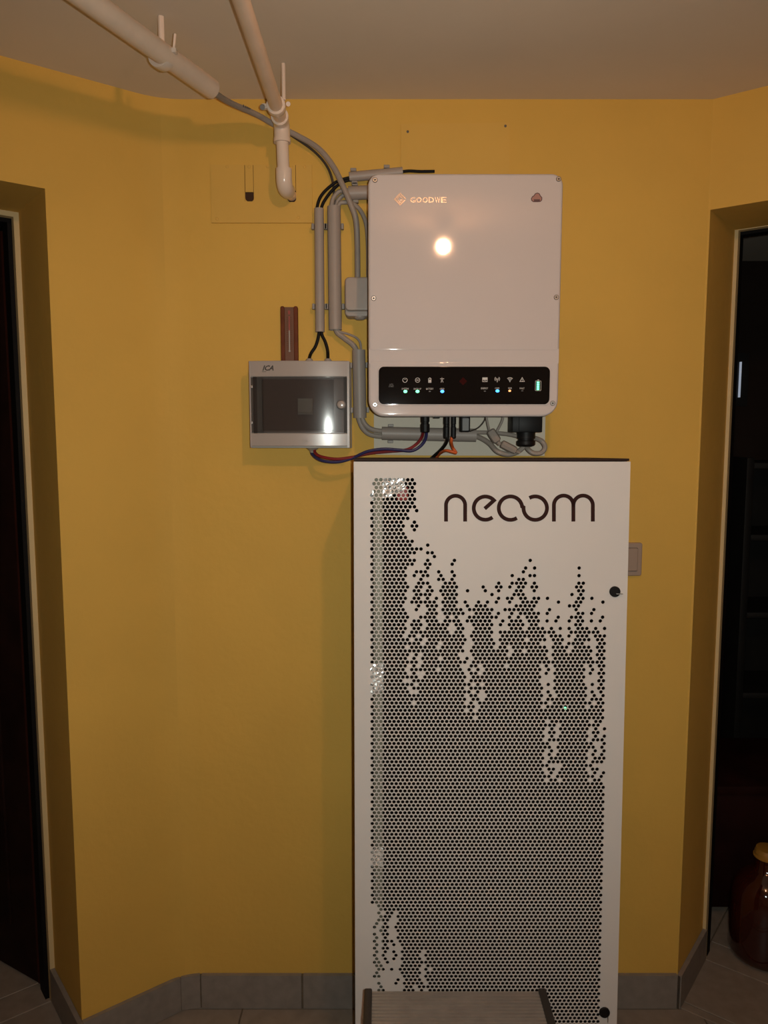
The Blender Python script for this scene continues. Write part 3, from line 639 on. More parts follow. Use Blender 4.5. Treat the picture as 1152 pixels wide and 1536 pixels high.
for s, py, w in (('AUTO', 576.8, 2.8), ('START', 579.6, 3.8)):
    put('caption', text_geo(s, P(587 - w, py)[0], P(587 + w, py)[0], P(587, py + 1.1)[1], P(587, py - 1.1)[1], YQ, .0002), 'print_grey')
for px, py, m in ((608, 587.3, 'led_green'), (626.2, 587.2, 'led_green'), (644.6, 587.2, 'led_off'), (663.3, 587.2, 'led_blue'), (727, 586.8, 'led_off'), (746, 586.5, 'led_blue'), (764.3, 586.3, 'led_orange'), (783, 586.3, 'led_off')):
    x, z = P(px, py); r = {'led_off': 1.7, 'led_orange': 2.0}.get(m, 2.9) * u
    obj('indicator_lamp', disc(x, z, r, YQ, .0004, 14, r * (.45 if m == 'led_off' else .78)), m, pan, 0, label={'led_green': 'glowing green indicator', 'led_blue': 'glowing blue indicator', 'led_orange': 'glowing orange indicator', 'led_off': 'unlit grey indicator'}[m])
a, b = P(802.6, 586), P(811.2, 571.5)
gm = put('charge_symbol', join(ribbon(rrect(a[0], b[0], a[1], b[1], .0012, 3), .0008, YQ, .0002, True), box((a[0] + b[0]) / 2 - 1.3 * u, (a[0] + b[0]) / 2 + 1.3 * u, YQ - .0002, YQ, b[1] + .7 * u, b[1] + 1.8 * u)))
for i in range(4):
    za = a[1] + (b[1] - a[1]) * (.06 + .225 * i); zb = a[1] + (b[1] - a[1]) * (.25 + .225 * i)
    obj('charge_bar', box(a[0] + 2.0 * u, b[0] - 2.4 * u, YQ - .0004, YQ, za, zb), 'led_green', pan, 0, 'glowing green charge bar')
x, z = P(694.5, 572); obj('panel_window', slab([(x - 6 * u, z), (x, z - 6 * u), (x + 6 * u, z), (x, z + 6 * u)], YQ - .0003, YQ), 'panel_red', pan, 0, 'dim dark red diamond')

# connectors under the inverter
def gland(label, px0, px1, pyt, pyb, yy, parent, name='cable_gland'):
    a, b = W(px0, pyb, yy), W(px1, pyb, yy); r = (b.x - a.x) / 2; cx = (a.x + b.x) / 2; L = IZ0 + .004 - a.z
    g = obj(name, rod((cx, yy, a.z), (cx, yy, 3), [(0, r * .7), (.001, r * .85), (L * .06, r), (L * .5, r), (L * .52, r * .82), (L * .62, r * .82), (L * .64, r * .95), (L, r * .95)], 12), 'plastic_black', parent, 20)
    return g
YG = 1.77
gland('', 630.8, 644.6, 0, 649, YG, inv); gland('', 665, 674.2, 0, 658, YG, inv); gland('', 675.6, 684.2, 0, 658, YG, inv)
a = W(674, 657, YG + .004); b = W(676, 640, YG + .004)
obj('cable_sleeve', rod(((a.x + b.x) / 2, YG, a.z + .004), ((a.x + b.x) / 2, YG, 3), [(0, .0018), (IZ0 - a.z, .0018)], 10), 'cable_grey', inv)
a = W(653, 628, YG); obj('plug_cap', box(a.x - .004, a.x + .010, YG - .01, YG + .01, IZ0 - .002, IZ0 + .006, .001), 'plastic_black', inv)
a, b = W(691.5, 648, 1.75), W(705.5, 625, 1.75)
dg = obj('data_dongle', box(a.x, b.x, 1.75, 1.79, a.z, IZ0 + .006, .0025), 'plastic_black', inv)
obj('dongle_face', slab(rrect(a.x + .003, b.x - .003, a.z + .003, IZ0 - .002, .002), 1.7485, 1.751, .0008), 'print_grey', dg)
a, b = W(768.5, 648.5, 1.755), W(814, 625, 1.755)
ab = obj('terminal_cover', box(a.x, b.x, 1.755, 1.82, a.z, IZ0 + .006, .002), 'plastic_black', inv)
obj('cover_flute', box(a.x + .0145, b.x - .004, 1.7525, 1.757, a.z + .002, IZ0 + .004, .001), 'plastic_black', ab)
a, b = W(774.5, 670, 1.785), W(803.5, 650, 1.785)
g2 = obj('cable_gland', rod(((a.x + b.x) / 2, 1.785, a.z), ((a.x + b.x) / 2, 1.785, 3), [(0, .013), (.002, .019), (.005, .0215), (.013, .0215), (.0145, .018), (.018, .018), (.0185, .021), (b.z - a.z + .004, .021)], 20), 'plastic_black', ab)

# ================================================================== CABLES
def cable(label, pts, r, m, yy, name='cable', cat='cable', n=10):
    P3 = []
    for q in pts: P3.append(W(q[0], q[1], q[2] if len(q) > 2 else yy))
    return tag(obj(name, tube(P3, r, n, 6), m), label, cat)
def cable3(label, P3, r, m, name='cable'): return tag(obj(name, tube(P3, r, 10, 6), m), label, 'cable')
end = d1 - dd * 0.06
main = cable3('thick grey cable running from the thick ceiling pipe behind the elbow to the junction box', [end, d1 + Vector((0, 0, -.004))] + [W(*q) for q in ((345, 154, 1.74), (385, 172, 1.815), (415, 189, 1.845), (445, 203, 1.855), (478, 223, 1.85), (500, 250, 1.845), (513, 276, 1.838), (526, 306, 1.838), (534, 330, 1.842), (536, 365, 1.85), (536.5, 417, 1.852))], .0066, 'cable_grey')
lt = [W(366, 160.5, 1.772), W(382, 167.5, 1.795)]
mk = []
dirv = (lt[1] - lt[0]).normalized()
for i, s in enumerate((0.0, .006, .0105, .0145, .018)):
    p = lt[0] + dirv * s + Vector((0, -.0062, 0.0)); mk.append(box(p.x - .0012, p.x + .0014, p.y, p.y + .0016, p.z - .0022 + .0004 * i, p.z + .0024 - .0003 * i))
pm = obj('printed_mark', join(*mk), 'print_dark', main, 0)
cable('thin brown cable trailing under the thick grey cable into the wide conduit', [(418, 192, 1.868), (440, 205, 1.870), (470, 226, 1.870), (489, 247, 1.870), (498, 268, 1.868), (501, 290, 1.866), (501, 325, 1.866)], .0030, 'cable_dark', YC)
cable('grey cable curving from the wide vertical into the wide horizontal conduit, outer bend', [(497.5, 335), (498, 305), (503, 293), (514, 286), (545, 287)], .0052, 'cable_grey', YC - .005)
cable('grey cable curving from the wide vertical into the wide horizontal conduit, inner bend', [(503, 335), (505, 306), (510, 297), (519, 292), (548, 290)], .0050, 'cable_grey', YC + .004)
cable('grey cable looping from the wide conduit over and down behind the inverter edge', [(506, 335), (508, 308), (517, 303.5), (530, 306), (542, 318), (549.5, 338), (552, 370), (552.5, 413), (554, 440)], .0050, 'cable_grey', YC - .004)
cable('black cable bending between the two slim conduits, outer bend', [(475.5, 340), (475.5, 314), (481, 295), (496, 279), (514, 269), (545, 264)], .0036, 'cable_black', YC - .002)
cable('black cable bending between the two slim conduits, inner bend', [(482, 340), (482, 314), (488, 299), (501, 283), (517, 272), (545, 266)], .0036, 'cable_black', YC - .003)
cable('black cable from the slim conduit to the left gland of the switch box', [(478.5, 480), (478.5, 500), (474, 518), (466, 531), (464, 540, 1.845), (464, 546, 1.845)], .0038, 'cable_black', YC)
cable('black cable from the slim conduit to the right gland of the switch box', [(482.5, 480), (482.5, 500), (488, 513), (491.5, 526), (492, 540, 1.845), (492, 546, 1.845)], .0038, 'cable_black', YC - .003)
cable('short black cable resting along the inverter top edge', [(595, 259), (612, 256.5), (630, 257.2), (652, 257)], .0034, 'cable_black', YC)
cable('thick grey cable between the wide conduit and the short lower conduit', [(503, 480), (505, 497), (516, 507), (530, 518), (536, 530), (537, 545)], .0066, 'cable_grey', YC)
cable('thin grey cable arching over the thick one into the short lower conduit', [(507, 482), (508, 496), (522, 501), (535, 507), (541, 517), (541.5, 540)], .0028, 'cable_grey', YC - .004)
cable('grey cable from the short conduit sweeping into the horizontal one, upper bend', [(543, 610), (543.5, 628), (551, 640), (565, 646), (595, 648)], .0062, 'cable_grey', YC - .006)
cable('grey cable from the short conduit sweeping into the horizontal one, lower bend', [(537.5, 610), (538, 628), (546, 645), (561, 653.5), (595, 656)], .0058, 'cable_grey', YC - .004)
YD = 1.80
cable('red cable from the switch box to the connector under the inverter', [(471.5, 672, 1.831), (473, 679.5, 1.825), (482, 685, 1.81), (505, 688.5), (530, 685.5), (555, 680), (585, 677), (610, 674.5), (625, 666), (633, 655, 1.793), (635.2, 643, YG - .002)], .0036, 'cable_red', YD)
cable('blue cable from the switch box to the connector under the inverter', [(466.5, 672, 1.839), (469, 682, 1.832), (482, 690.5, 1.805), (505, 693), (528, 687.5), (550, 677.5, 1.79), (575, 673.5, 1.788), (600, 675, 1.788), (618, 676, 1.788), (631, 669, 1.79), (638.5, 658, 1.785), (640.4, 643, YG + .003)], .0036, 'cable_blue', YD)
cable('black cable leaning from the paired connectors down behind the cabinet', [(669.8, 650, YG), (671, 660, YG), (664, 672, 1.82), (650, 685, 1.862), (640, 694, 1.872)], .0040, 'cable_black', YD)
cable('orange cable curling below the paired connectors with a free-looking bend', [(679.5, 650, YG), (677, 662, YG), (679, 671), (684, 679), (679, 678, 1.79), (668, 676, 1.80), (658, 682, 1.850), (652, 692, 1.872)], .0036, 'cable_orange', YD - .008)
cable('thin dark wire from the inverter underside to the horizontal conduit end', [(728, 620, 1.79), (727, 630), (718, 641), (705, 647, 1.835)], .0016, 'cable_dark', 1.81)
YK = 1.79
cable('thin grey lead hanging from the inverter into the upper grey plug', [(729, 618), (730.5, 630), (734, 645), (738, 652)], .0027, 'cable_grey', YK)
cable('thin grey lead slanting from the inverter across the upper grey plug', [(756.5, 618), (753, 632), (746, 646), (744, 652)], .0030, 'cable_grey', YK + .012)
cable('grey cable running straight from the conduit end to the black gland', [(700, 649, 1.85), (716, 648.5, 1.845), (735, 649, 1.835), (760, 651, 1.82), (780, 655, 1.80)], .0048, 'cable_grey', YK)
cable('thick grey cable sagging from the conduit end up to the black gland', [(700, 654, 1.848), (716, 655, 1.84), (733, 664, 1.82), (746, 677), (762, 681.5), (776, 678), (786, 669.5), (788, 660, 1.785)], .0060, 'cable_grey', 1.80)
cable('thick grey cable looping beside the black gland above the cabinet top', [(790, 662, 1.785), (791, 672), (800, 679.5), (812, 679), (817.5, 671), (813, 662), (802, 657, 1.81), (790, 655, 1.83)], .0058, 'cable_grey', 1.80)
def plug(label, pa, pb, w0, yy):
    a, b = W(pa[0], pa[1], yy), W(pb[0], pb[1], yy); L = (b - a).length
    e = thing('cable_plug', label, 'plug', tuple((a + b) / 2), 'grey plugs under the inverter')
    obj('plug_body', rod(a, b, [(0, w0 * .6), (.002, w0 * .95), (L * .3, w0), (L * .75, w0), (L - .003, w0 * .9), (L, w0 * .5)], 8), 'cable_grey', e, 25)
    obj('plug_boot', rod(b, b + (b - a), [(0, w0 * .55), (.008, w0 * .35)], 10), 'cable_grey', e)
plug('grey in-line plug hanging between the thin grey leads', (735, 645), (747, 663), .0105, 1.775)
plug('grey in-line plug lying just above the sagging cable', (752, 665), (775, 677), .0095, 1.785)

# ================================================================== TALL PERFORATED CABINET
TILT = math.radians(1.6); ST, CT = math.sin(TILT), math.cos(TILT)
CZ = 0.022
CYB = 1.53 - (1.450 - CZ) / CT * ST                     # front plane passes y = 1.53 at the door top
def cab(px, py):
    d = ray(px, py)                                     # t*dy = CYB + s*ST ; CAM_H + t*dz = CZ + s*CT
    det = d.y * (-CT) - (-ST) * d.z
    t = (CYB * (-CT) - (-ST) * (CZ - CAM_H)) / det
    s = (t * d.y - CYB) / ST
    return (t * d.x, s)
cabn = thing('battery_cabinet', 'tall white battery cabinet with a perforated door below the inverter', 'cabinet', (0, CYB, CZ), rot=(-TILT, 0, 0), local=True)
CX0 = cab(530.5, 695)[0]; CX1 = cab(945.8, 695)[0]; CTOP = cab(700, 692.5)[1]
CD = 0.325
# body panels (dark)
obj('side_panel', box(CX0 + .002, CX0 + .006, .020, CD, 0, CTOP + .003), 'cab_body', cabn, 0)
obj('side_panel', box(CX1 - .006, CX1 - .0005, .020, CD, 0, CTOP + .003), 'cab_body', cabn, 0)
obj('top_panel', box(CX0 - .0005, CX1 - .001, .004, CD, CTOP + .0012, CTOP + .0062, .001), 'cab_body', cabn, 0)
obj('bottom_panel', box(CX0 + .006, CX1 - .006, .020, CD, 0, .006), 'cab_body', cabn, 0)
obj('back_panel', box(CX0 + .006, CX1 - .006, CD - .006, CD, .006, CTOP + .001), 'cab_inner', cabn, 0)
for x in (CX0 + .05, CX1 - .05):
    for y in (.04, CD - .04):
        zz = -(CZ - y * ST) / CT
        obj('levelling_foot', rod((x, y, 0.001), (x, y, -1), [(0, .008), (-zz * .5, .008), (-zz * .5, .018), (-zz + .0006, .018)], 14), 'plastic_black', cabn)
# hole pattern, row by row: inclusive runs of open holes, -1 means up to the last column
A = -1
ROWS = {0: [(1, 9)], 1: [(0, 9)], 2: [(1, 9)], 3: [(0, 9)], 4: [(0, 9)], 5: [(0, 9)], 6: [(0, 9)], 7: [(0, 9)], 8: [(0, 8), 10], 9: [(0, 7)], 10: [(0, 8)], 11: [(0, 6), 9], 12: [(0, 7), 9, 10], 13: [(0, 6), 9], 14: [(0, 7)], 15: [(0, 7)],
 16: [(0, 9)], 17: [(0, 8), 12], 18: [(0, 11)], 19: [(0, 9), 12, 13], 20: [(0, 8), 14], 21: [(0, 9), 12, 18, 35], 22: [(0, 9), 12, 13, 18], 23: [(0, 7), 12, 34, 36, 46], 24: [(0, 7), (10, 12), 15, 18, 34], 25: [(0, 7), 9, 11, 12, 15, 18, 31, 35, 36, 46],
 26: [(0, 7), 11, 15, 16, 18, 33, 34], 27: [(0, 7), (10, 12), (16, 18), 28, (31, 34), 36, 46, 47], 28: [(0, 8), 10, 11, 13, (16, 19), 25, 28, 29, 31, 33, 34, 36, 37, 46, 47], 29: [(0, 7), 9, 10, 12, 13, (15, 18), 21, 25, 28, 32, 33, 36, 46, 47],
 30: [(0, 7), (10, 13), (16, 19), 27, (32, 34), 45, 47], 31: [(0, 7), 9, 10, 12, 14, (16, 18), 28, 30, 31, 33, 34, 36, 37, 39, 46, 47, 49], 32: [(0, 7), (9, 14), (16, 19), 21, 24, 26, 28, 31, (34, 37), 42, 46, 47, 52],
 33: [(0, 6), 10, (12, 14), (16, 18), 21, (23, 25), (32, 36), (44, 46)], 34: [(0, 7), 10, 13, 14, (16, 20), (22, 27), (30, 36), 40, 46, 50], 35: [(0, 7), (12, 14), (16, 20), (23, 26), 28, 31, (33, 37), 39, 46, 47, 49],
 36: [(0, 8), (11, 14), 17, 19, (22, 28), 31, 33, (35, 37), 42, (45, 47), 52], 37: [(0, 7), 9, 10, (12, 14), (16, 19), (21, 26), 29, (31, 33), (35, 37), 39, 41, 44, 46, 47, 49, 51], 38: [(0, 7), (9, 11), (13, 17), 19, 20, (23, 27), 29, (31, 34), 36, 37, 46, 47],
 39: [(0, 7), 9, 10, (12, 16), 19, 20, (23, 26), (31, 33), (35, 38), 40, 42, 44, (46, 48), 50, 52], 40: [(0, 7), (9, 17), 19, 20, (23, 27), (29, 41), (45, 51)], 41: [(0, 6), 8, 9, (11, 20), (22, 26), (29, 38), (40, 42), 44, (46, 48), (50, 52)],
 42: [(0, 8), 10, 11, (13, 21), (23, 27), (29, 34), (36, 39), (41, 43), (46, 49), 51, 52], 43: [(0, 10), (12, 14), (16, 20), (23, 27), (29, 37), 41, 42, (44, 47), 51, 52], 44: [(0, 7), (9, 14), (16, 20), (23, 27), 29, 30, (32, 39), (41, 44), (46, 49), 51, 52],
 45: [(0, 20), (22, 30), 32, 33, (35, 39), (41, 43), (45, 49), 51, 52], 46: [(0, 8), 10, (12, 19), (23, 30), (32, 39), (41, 49), 51, 52], 47: [(0, 7), 9, (11, 14), (16, 19), 21, (23, 39), (41, 49), 51, 52], 48: [(0, 10), (12, 21), (23, 52)],
 49: [(0, 7), 9, (11, 19), 22, 23, (25, 29), (31, 37), 39, (41, 47), 49, 51, 52], 50: [(0, 7), (9, 14), (16, 20), 22, 24, (26, 38), 40, (42, 48), 50, 52], 51: [(0, 7), 9, (12, 20), 22, 23, (25, 37), 39, (41, 47), 49, 51, 52], 52: [(0, 10), (12, 21), (23, 38), (42, 48), 52],
 53: [(0, 6), (9, 20), (22, 37), (41, 47), 51, 52], 54: [(0, 9), (11, 22), 24, (26, 38), 40, (42, 48), 50, 52], 55: [(0, 7), (9, 20), (22, 38), (41, 48), 51, 52], 56: [(0, 8), (11, 22), 24, (26, 38), 40, (42, 48), 50, 52],
 57: [(0, 20), 22, 23, (26, 38), 40, (42, 48), 50, 52], 58: [(0, 21), 23, 24, (26, 38), (40, 48), (50, 52)], 59: [(0, 8), (10, 20), 22, (24, 39), (41, 49), 51, 52], 60: [(0, 23), (25, 38), (40, 48), (50, 52)], 61: [(0, 20), 22, (24, 52)], 62: [(0, 52)], 63: [(0, 22), (24, 52)],
 64: [(0, 39), (41, 49), 51, 52], 65: [(0, 41), (43, 51)], 66: [(0, 39), 41, (43, 49), 51, 53], 67: [(0, 38), 40, 41, (43, 48), 50, 51], 68: [(0, 39), 41, (43, 49), 51, 53], 69: [(0, 38), (40, 48), (50, 52)], 70: [(0, 40), (43, 50), 53], 71: [(0, 40), (42, 50), 52],
 72: [(0, 39), 41, (43, 49), 51, 53], 73: [(0, 38), 40, (42, 48), 50, 52], 74: [(0, 39), (41, 49), (51, 53)], 75: [(0, 38), (40, 48), (50, 52)], 76: [(0, 40), (44, 50)], 77: [(0, 38), 40, 41, (43, 48), 50, 51], 78: [(0, 39), 41, (43, 49), 51, 53], 79: [(0, 40), (42, 50), 52], 80: [(0, 39), 41, 42, (44, 49), 51, 52],
 115: [(1, A)], 116: [(2, A)], 117: [1, 3, 4, (6, A)], 118: [2, 3, 4, (6, A)], 119: [1, 2, 3, (6, A)], 120: [1, 3, (6, A)], 121: [0, 2, 3, (5, A)], 122: [2, 3, (6, A)], 123: [0, 2, 3, (6, A)], 124: [1, 3, (6, A)], 125: [0, 2, 3, 4, (6, A)], 126: [1, 3, 5, (7, A)], 127: [0, 2, 3, (7, A)],
 128: [1, 3, 5, (7, 11), (13, A)], 129: [0, 2, 5, (7, 10), (12, A)], 130: [1, 3, 5, (7, 11), (13, A)], 131: [0, 1, 3, (7, A)], 132: [1, 2, (7, 11), (13, A)], 133: [1, 2, 4, (6, 10), 12, (14, A)], 134: [1, (7, 11), (13, A)], 135: [0, 1, (7, 10), (12, A)], 136: [6, (8, 11), (13, A)], 137: [1, 5, (7, 11), (13, A)], 138: [2, 8, 9, (11, A)], 139: [1, 2, (7, 9), 11, (13, A)]}
LASTROW = 172
sTop = cab(700, 719.7)[1]; sRow = (sTop - cab(700, 1485.7)[1]) / 139.0
hx0 = cab(557.9, 850)[0]; hp = (cab(906.9, 943)[0] - hx0) / 52.5
HR = hp * 0.412
def runs(i):
    last = 53 if (i >= 82 and i % 2 == 0) else 52
    if i in ROWS: spec = ROWS[i]
    elif i > 139: spec = [1, (9, 10), (13 + (i * 7) % 3, A)]
    else: spec = [(0, A)]
    out = set()
    for r in spec:
        if isinstance(r, int): out.add(r)
        else: out.update(range(r[0], (last if r[1] == A else r[1]) + 1))
    return sorted(out)
DV, DF = [], []
NS = 12; SH = 0.0015                                     # sides per hole, sheet thickness
cs = [(math.cos(2 * PI * k / NS), math.sin(2 * PI * k / NS)) for k in range(NS)]
def dquad(x0, x1, z0, z1):
    n = len(DV); DV.extend([(x0, 0, z0), (x1, 0, z0), (x1, 0, z1), (x0, 0, z1)]); DF.append((n, n + 1, n + 2, n + 3))
gx0, gx1 = hx0 - hp * 0.5, hx0 + hp * 54.0
for i in range(LASTROW + 1):
    zc = sTop - i * sRow; za, zb = zc - sRow / 2, zc + sRow / 2
    cur = gx0
    for k in runs(i):
        cx = hx0 + (k + (0.5 if i % 2 else 0)) * hp; xa, xb = cx - hp / 2, cx + hp / 2
        if xa > cur + 1e-6: dquad(cur, xa, za, zb)
        cur = xb; n = len(DV)
        hw, hh = hp / 2, sRow / 2
        for c, s in cs:                                  # outer outline of the cell, inner rim front, inner rim back
            f = min(hw / abs(c) if abs(c) > 1e-9 else 9, hh / abs(s) if abs(s) > 1e-9 else 9)
            DV.append((cx + c * f, 0, zc + s * f))
        for y in (0, SH):
            for c, s in cs: DV.append((cx + c * HR, y, zc + s * HR))
        for k2 in range(NS):
            j = (k2 + 1) % NS
            DF.append((n + k2, n + j, n + NS + j, n + NS + k2)); DF.append((n + NS + k2, n + NS + j, n + 2 * NS + j, n + 2 * NS + k2))
        for c, s in ((hw, hh), (-hw, hh), (-hw, -hh), (hw, -hh)):   # cell corners
            a = math.atan2(s, c) % (2 * PI); k2 = int(a / (2 * PI / NS)); j = (k2 + 1) % NS
            m = len(DV); DV.append((cx + c, 0, zc + s)); DF.append((n + k2, m, n + j))
    if gx1 > cur + 1e-6: dquad(cur, gx1, za, zb)
gz1, gz0 = sTop + sRow / 2, sTop - LASTROW * sRow - sRow / 2
dquad(CX0, gx0, 0.004, CTOP); dquad(gx1, CX1, 0.004, CTOP); dquad(gx0, gx1, gz1, CTOP); dquad(gx0, gx1, 0.004, gz0)
door = obj('perforated_door', (DV, DF), 'cab_white', cabn, 0, 'white sheet door with a ragged field of round holes')
obj('door_return', join(box(CX0, CX0 + .0015, 0.0002, .018, .004, CTOP), box(CX1 - .0015, CX1, 0.0002, .018, .004, CTOP), box(CX0, CX1, 0.0002, .018, CTOP - .0015, CTOP), box(CX0, CX1, 0.0002, .018, .004, .0055)), 'cab_white', door, 0)
# inside: rail, foil and red block added for reflections, battery modules with small lamps
rx0, rx1 = hx0 + .35 * hp, hx0 + 2.45 * hp
obj('mounting_rail', join(box(rx0, rx1, .012, .016, .03, CTOP - .02, .001), box(rx0, rx0 + .003, .012, .05, .03, CTOP - .02)), 'zinc', cabn)
fv, ff = [], []; random.seed(3)
nx, nz = 14, 12; fx0, fx1, fz0, fz1 = hx0 - .01, hx0 + 7.4 * hp, sTop - 5.4 * sRow, sTop + .02
for j in range(nz + 1):
    for i2 in range(nx + 1):
        fv.append((fx0 + (fx1 - fx0) * i2 / nx, .020 + random.uniform(-.0012, .0014), fz0 + (fz1 - fz0) * (j / nz) * 1.0 + (i2 / nx) ** 2 * .022 * (1 - j / nz)))
for j in range(nz):
    for i2 in range(nx): ff.append((j * (nx + 1) + i2, j * (nx + 1) + i2 + 1, (j + 1) * (nx + 1) + i2 + 1, (j + 1) * (nx + 1) + i2))
for q0, q1 in ((48.6, 56.5), (99.5, 104.5)):
    gv, gf = [], []
    for j in range(13):
        for i2 in range(7): gv.append((hx0 - .004 + (3.0 * hp) * i2 / 6, .009 + random.uniform(-.0008, .0010), sTop - q1 * sRow + (q1 - q0) * sRow * j / 12 + (0 if i2 in (0, 6) else random.uniform(-.004, .004))))
    for j in range(12):
        for i2 in range(6): gf.append((j * 7 + i2, j * 7 + i2 + 1, (j + 1) * 7 + i2 + 1, (j + 1) * 7 + i2))
    obj('foil_glint', (gv, gf), 'foil', cabn, 0)  # added pieces standing in for the flash glints on the rail
obj('foil_glare', (fv, ff), 'foil', cabn, 0, 'crumpled bright foil added for the reflections behind the upper holes')  # sheet added and shaped to throw bright reflections through the upper holes
obj('red_glint', box(hx0 + 5.6 * hp, hx0 + 8.2 * hp, .030, .06, sTop - 5.6 * sRow, sTop - 2.0 * sRow, .003), 'glint_red', cabn)  # added red block standing in for the warm bulb's reflection
mh = (CTOP - .16) / 6
for i in range(6):
    z0_ = .03 + i * mh; md = obj('battery_module', box(CX0 + .03, CX1 - .03, .10, CD - .02, z0_, z0_ + mh - .012, .004), 'battery', cabn)
    for px, py in ((851, 1067), (846.5, 1372)):
        x, z = cab(px, py)
        d = ray(px, py)
        if z0_ <= z - .075 * (0.3 if py < 1200 else .6) < z0_ + mh - .012:
            obj('module_lamp', rod((x, .020, z), (x, -1, z), [(0, .0028), (.004, .0028), (.006, .0012)], 10), 'led_green', md, label='tiny glowing green lamp')
# lettering on the door, drawn as strokes
def strokes(name, lists, w):
    g = []
    for l in lists: g.append(ribbon([cab(*q) for q in l], w, 0.0, .0006))
    return obj(name, join(*g), 'letters', door, 0)
LW = 5.7 * (cab(701, 760)[0] - cab(700, 760)[0])
def parc(cx, cy, r, a0, a1, n=28): return [(cx + r * math.cos(math.radians(a0 + (a1 - a0) * i / n)), cy - r * math.sin(math.radians(a0 + (a1 - a0) * i / n))) for i in range(n + 1)]
strokes('letter', [[(669, 782.3)] + parc(683.35, 758, 14.35, 180, 0) + [(697.7, 782.3)]], LW)
strokes('letter', [parc(728, 762.2, 17.4, -52, -318, 40) + [(727, 763)]], LW)
strokes('letter', [parc(765.7, 762.2, 17.6, -57, -352, 44) + parc(802.8, 762.2, 17.6, 176, 480, 44)], LW)
strokes('letter', [[(830.8, 782.3)] + parc(845.4, 758, 14.6, 180, 0) + [(860, 782.3)], [(860, 760)] + parc(874.6, 758, 14.6, 180, 0) + [(889.2, 782.3)]], LW)
# locks
for px, py, r in ((922, 887.3, 8.2), (906.5, 1518, 8.0)):
    x, z = cab(px, py); s = r * (cab(px + 1, py)[0] - x)
    lk = obj('lock', rod((x, .002, z), (x, -1, z), [(0, s), (.005, s), (.0062, s * .93), (.0062, s * .7), (.0050, s * .66), (.0050, .0005)], 22), 'plastic_black', cabn)
    obj('lock_lever', box(x + s * .15, x + s * 1.35, -.0075, -.004, z - s * .42, z - s * .27, .0005) if py < 1000 else box(x + s * .45, x + s * .6, -.0075, -.004, z - s * 1.6, z - s * .6, .0005), 'steel', lk)

# ================================================================== STEP STOOL
SZ = 0.45
sA, sB = Wz(557.5, 1486, SZ), Wz(808, 1486, SZ); sw_ = sB.x - sA.x; sy1 = sA.y; sy0 = sy1 - 0.235
stl = thing('step_stool', 'folding step stool with ribbed aluminium treads and dark plastic sides', 'step stool', ((sA.x + sB.x) / 2, (sy0 + sy1) / 2, 0))
def ribbed(x0, x1, y0, y1, z, n):
    prof = []; st_ = (y1 - y0) / n
    for i in range(n):
        b = y0 + i * st_; prof += [(b, z - .0045), (b + st_ * .20, z - .0045), (b + st_ * .30, z), (b + st_ * .80, z), (b + st_ * .90, z - .0045)]
    prof += [(y1, z - .003), (y1, z - .02), (y0, z - .02)]
    V = [(x, p[0], p[1]) for x in (x0, x1) for p in prof]; m = len(prof)
    return V, [tuple(range(m)), tuple(range(2 * m - 1, m - 1, -1))] + [(k, m + k, m + (k + 1) % m, (k + 1) % m) for k in range(m)]
def from_geo_fix(g):
    bm = bmesh.new(); vs_ = [bm.verts.new(v) for v in g[0]]
    for f in g[1]: bm.faces.new([vs_[i] for i in f])
    return from_bm(bm)
def tread(y0, y1, z, nm):
    t = obj(nm, from_geo_fix(ribbed(sA.x, sB.x, y0, y1, z, int((y1 - y0) / .0082))), 'alu', stl, 0)
    for x0_, x1_ in ((sA.x - .014, sA.x + .001), (sB.x - .001, sB.x + .014)):
        obj('side_cap', box(x0_, x1_, y0 - .004, y1 + .003, z - .035, z + .004, .003), 'stool_plastic', t)
    return t
tread(sy0, sy1, SZ, 'top_tread'); tread(sy0 - .20, sy0 - .02, SZ * .5, 'lower_tread')
for x in (sA.x - .006, sB.x + .006):
    obj('rear_leg', tube([(x, sy1 - .03, SZ - .03), (x, sy1 + .06, .0)], .011, 12, 1), 'alu', stl)
    obj('front_leg', tube([(x, sy0 + .03, SZ - .03), (x, sy0 - .22, .0)], .011, 12, 1), 'alu', stl)
    for y in (sy1 + .058, sy0 - .218): obj('rubber_foot', box(x - .014, x + .014, y - .016, y + .016, 0, .03, .003), 'stool_plastic', stl)
obj('crossbar', tube([(sA.x - .006, sy1 + .03, .15), (sB.x + .006, sy1 + .03, .15)], .008, 10, 1), 'alu', stl)

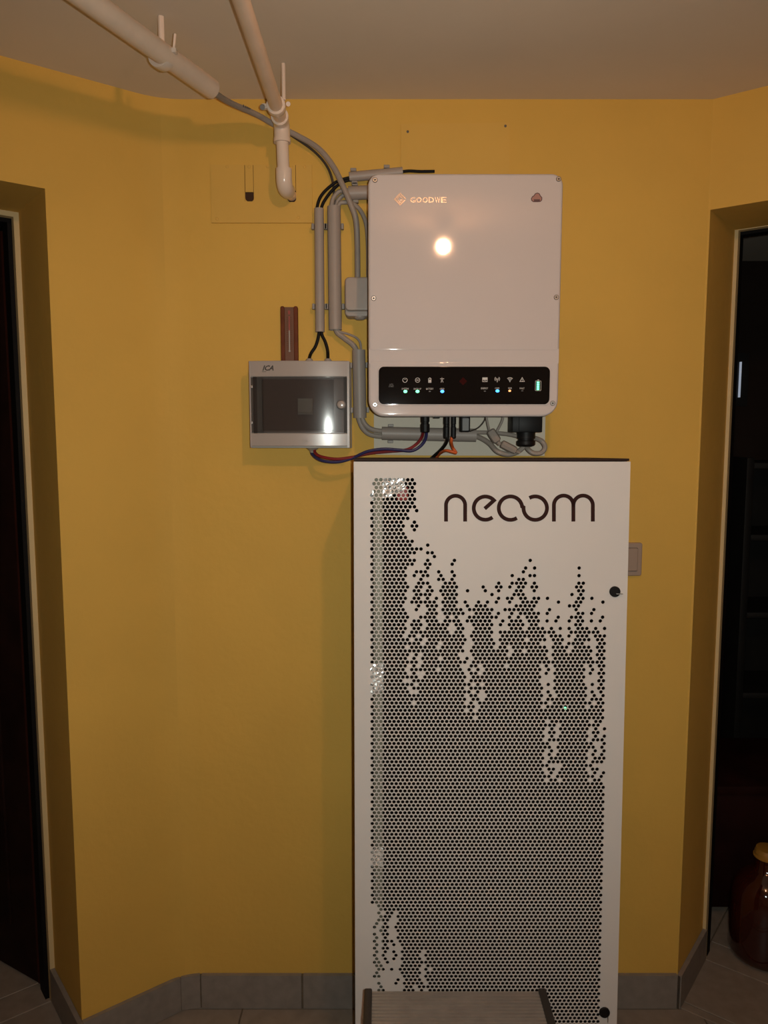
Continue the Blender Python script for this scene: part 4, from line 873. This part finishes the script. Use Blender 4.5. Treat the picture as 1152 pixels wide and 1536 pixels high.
# ================================================================== THINGS IN THE DARK ROOM BEHIND THE RIGHT DOORWAY
jp = Vector((1.098, 2.085, 0.0))
jar = thing('glass_jar', 'large dark red-brown glass jar with yellow lid on the floor in the right doorway', 'jar', tuple(jp))
obj('jar_body', rod(jp, jp + up, [(0, .06), (.003, .078), (.010, .089), (.025, .094), (.08, .095), (.17, .094), (.205, .090), (.228, .080), (.248, .062), (.262, .044), (.274, .035), (.305, .033)], 40), 'jar_glass', jar, 60)
lid = obj('jar_lid', rod(jp + up * .303, jp + up, [(0, .034), (.002, .036), (.012, .036), (.016, .034), (.022, .032), (.024, .02)], 32), 'jar_lid', jar)
obj('lid_rim', rod(jp + up * .300, jp + up, [(0, .034), (.001, .039), (.005, .039), (.007, .036)], 32), 'jar_lid', lid)
ch = thing('storage_chest', 'low dark reddish wooden chest on the floor behind the glass jar', 'chest', (1.38, 2.44, 0))
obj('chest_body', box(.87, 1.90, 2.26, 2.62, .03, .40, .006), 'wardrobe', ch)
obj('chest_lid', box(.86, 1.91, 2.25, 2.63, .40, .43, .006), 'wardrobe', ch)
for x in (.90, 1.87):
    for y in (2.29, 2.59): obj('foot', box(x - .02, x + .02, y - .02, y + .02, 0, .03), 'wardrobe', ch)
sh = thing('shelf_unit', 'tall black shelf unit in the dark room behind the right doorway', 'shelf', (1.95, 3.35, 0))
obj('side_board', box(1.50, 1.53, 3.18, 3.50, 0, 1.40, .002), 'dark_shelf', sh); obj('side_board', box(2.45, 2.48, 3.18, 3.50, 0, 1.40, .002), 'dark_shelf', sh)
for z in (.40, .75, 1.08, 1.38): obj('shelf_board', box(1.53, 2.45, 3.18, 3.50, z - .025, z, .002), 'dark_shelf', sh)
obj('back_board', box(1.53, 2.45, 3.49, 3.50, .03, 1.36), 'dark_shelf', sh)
wa_, wb_ = W(1107.6, 596, 3.58), W(1111.4, 543, 3.58)
wn = thing('window_1', None, None, ((wa_.x + wb_.x) / 2, 3.58, wa_.z)); tag(wn, kind='structure')
obj('pane', box(wa_.x, wb_.x, 3.57, 3.598, wa_.z, wb_.z), 'daylight_pane', wn, 0)
obj('window_frame', join(box(wa_.x - .04, wa_.x, 3.585, 3.598, wa_.z - .04, wb_.z + .04), box(wb_.x, wb_.x + .04, 3.585, 3.598, wa_.z - .04, wb_.z + .04), box(wa_.x, wb_.x, 3.585, 3.598, wb_.z, wb_.z + .04), box(wa_.x, wb_.x, 3.585, 3.598, wa_.z - .04, wa_.z)), 'dark_shelf', wn, 0)
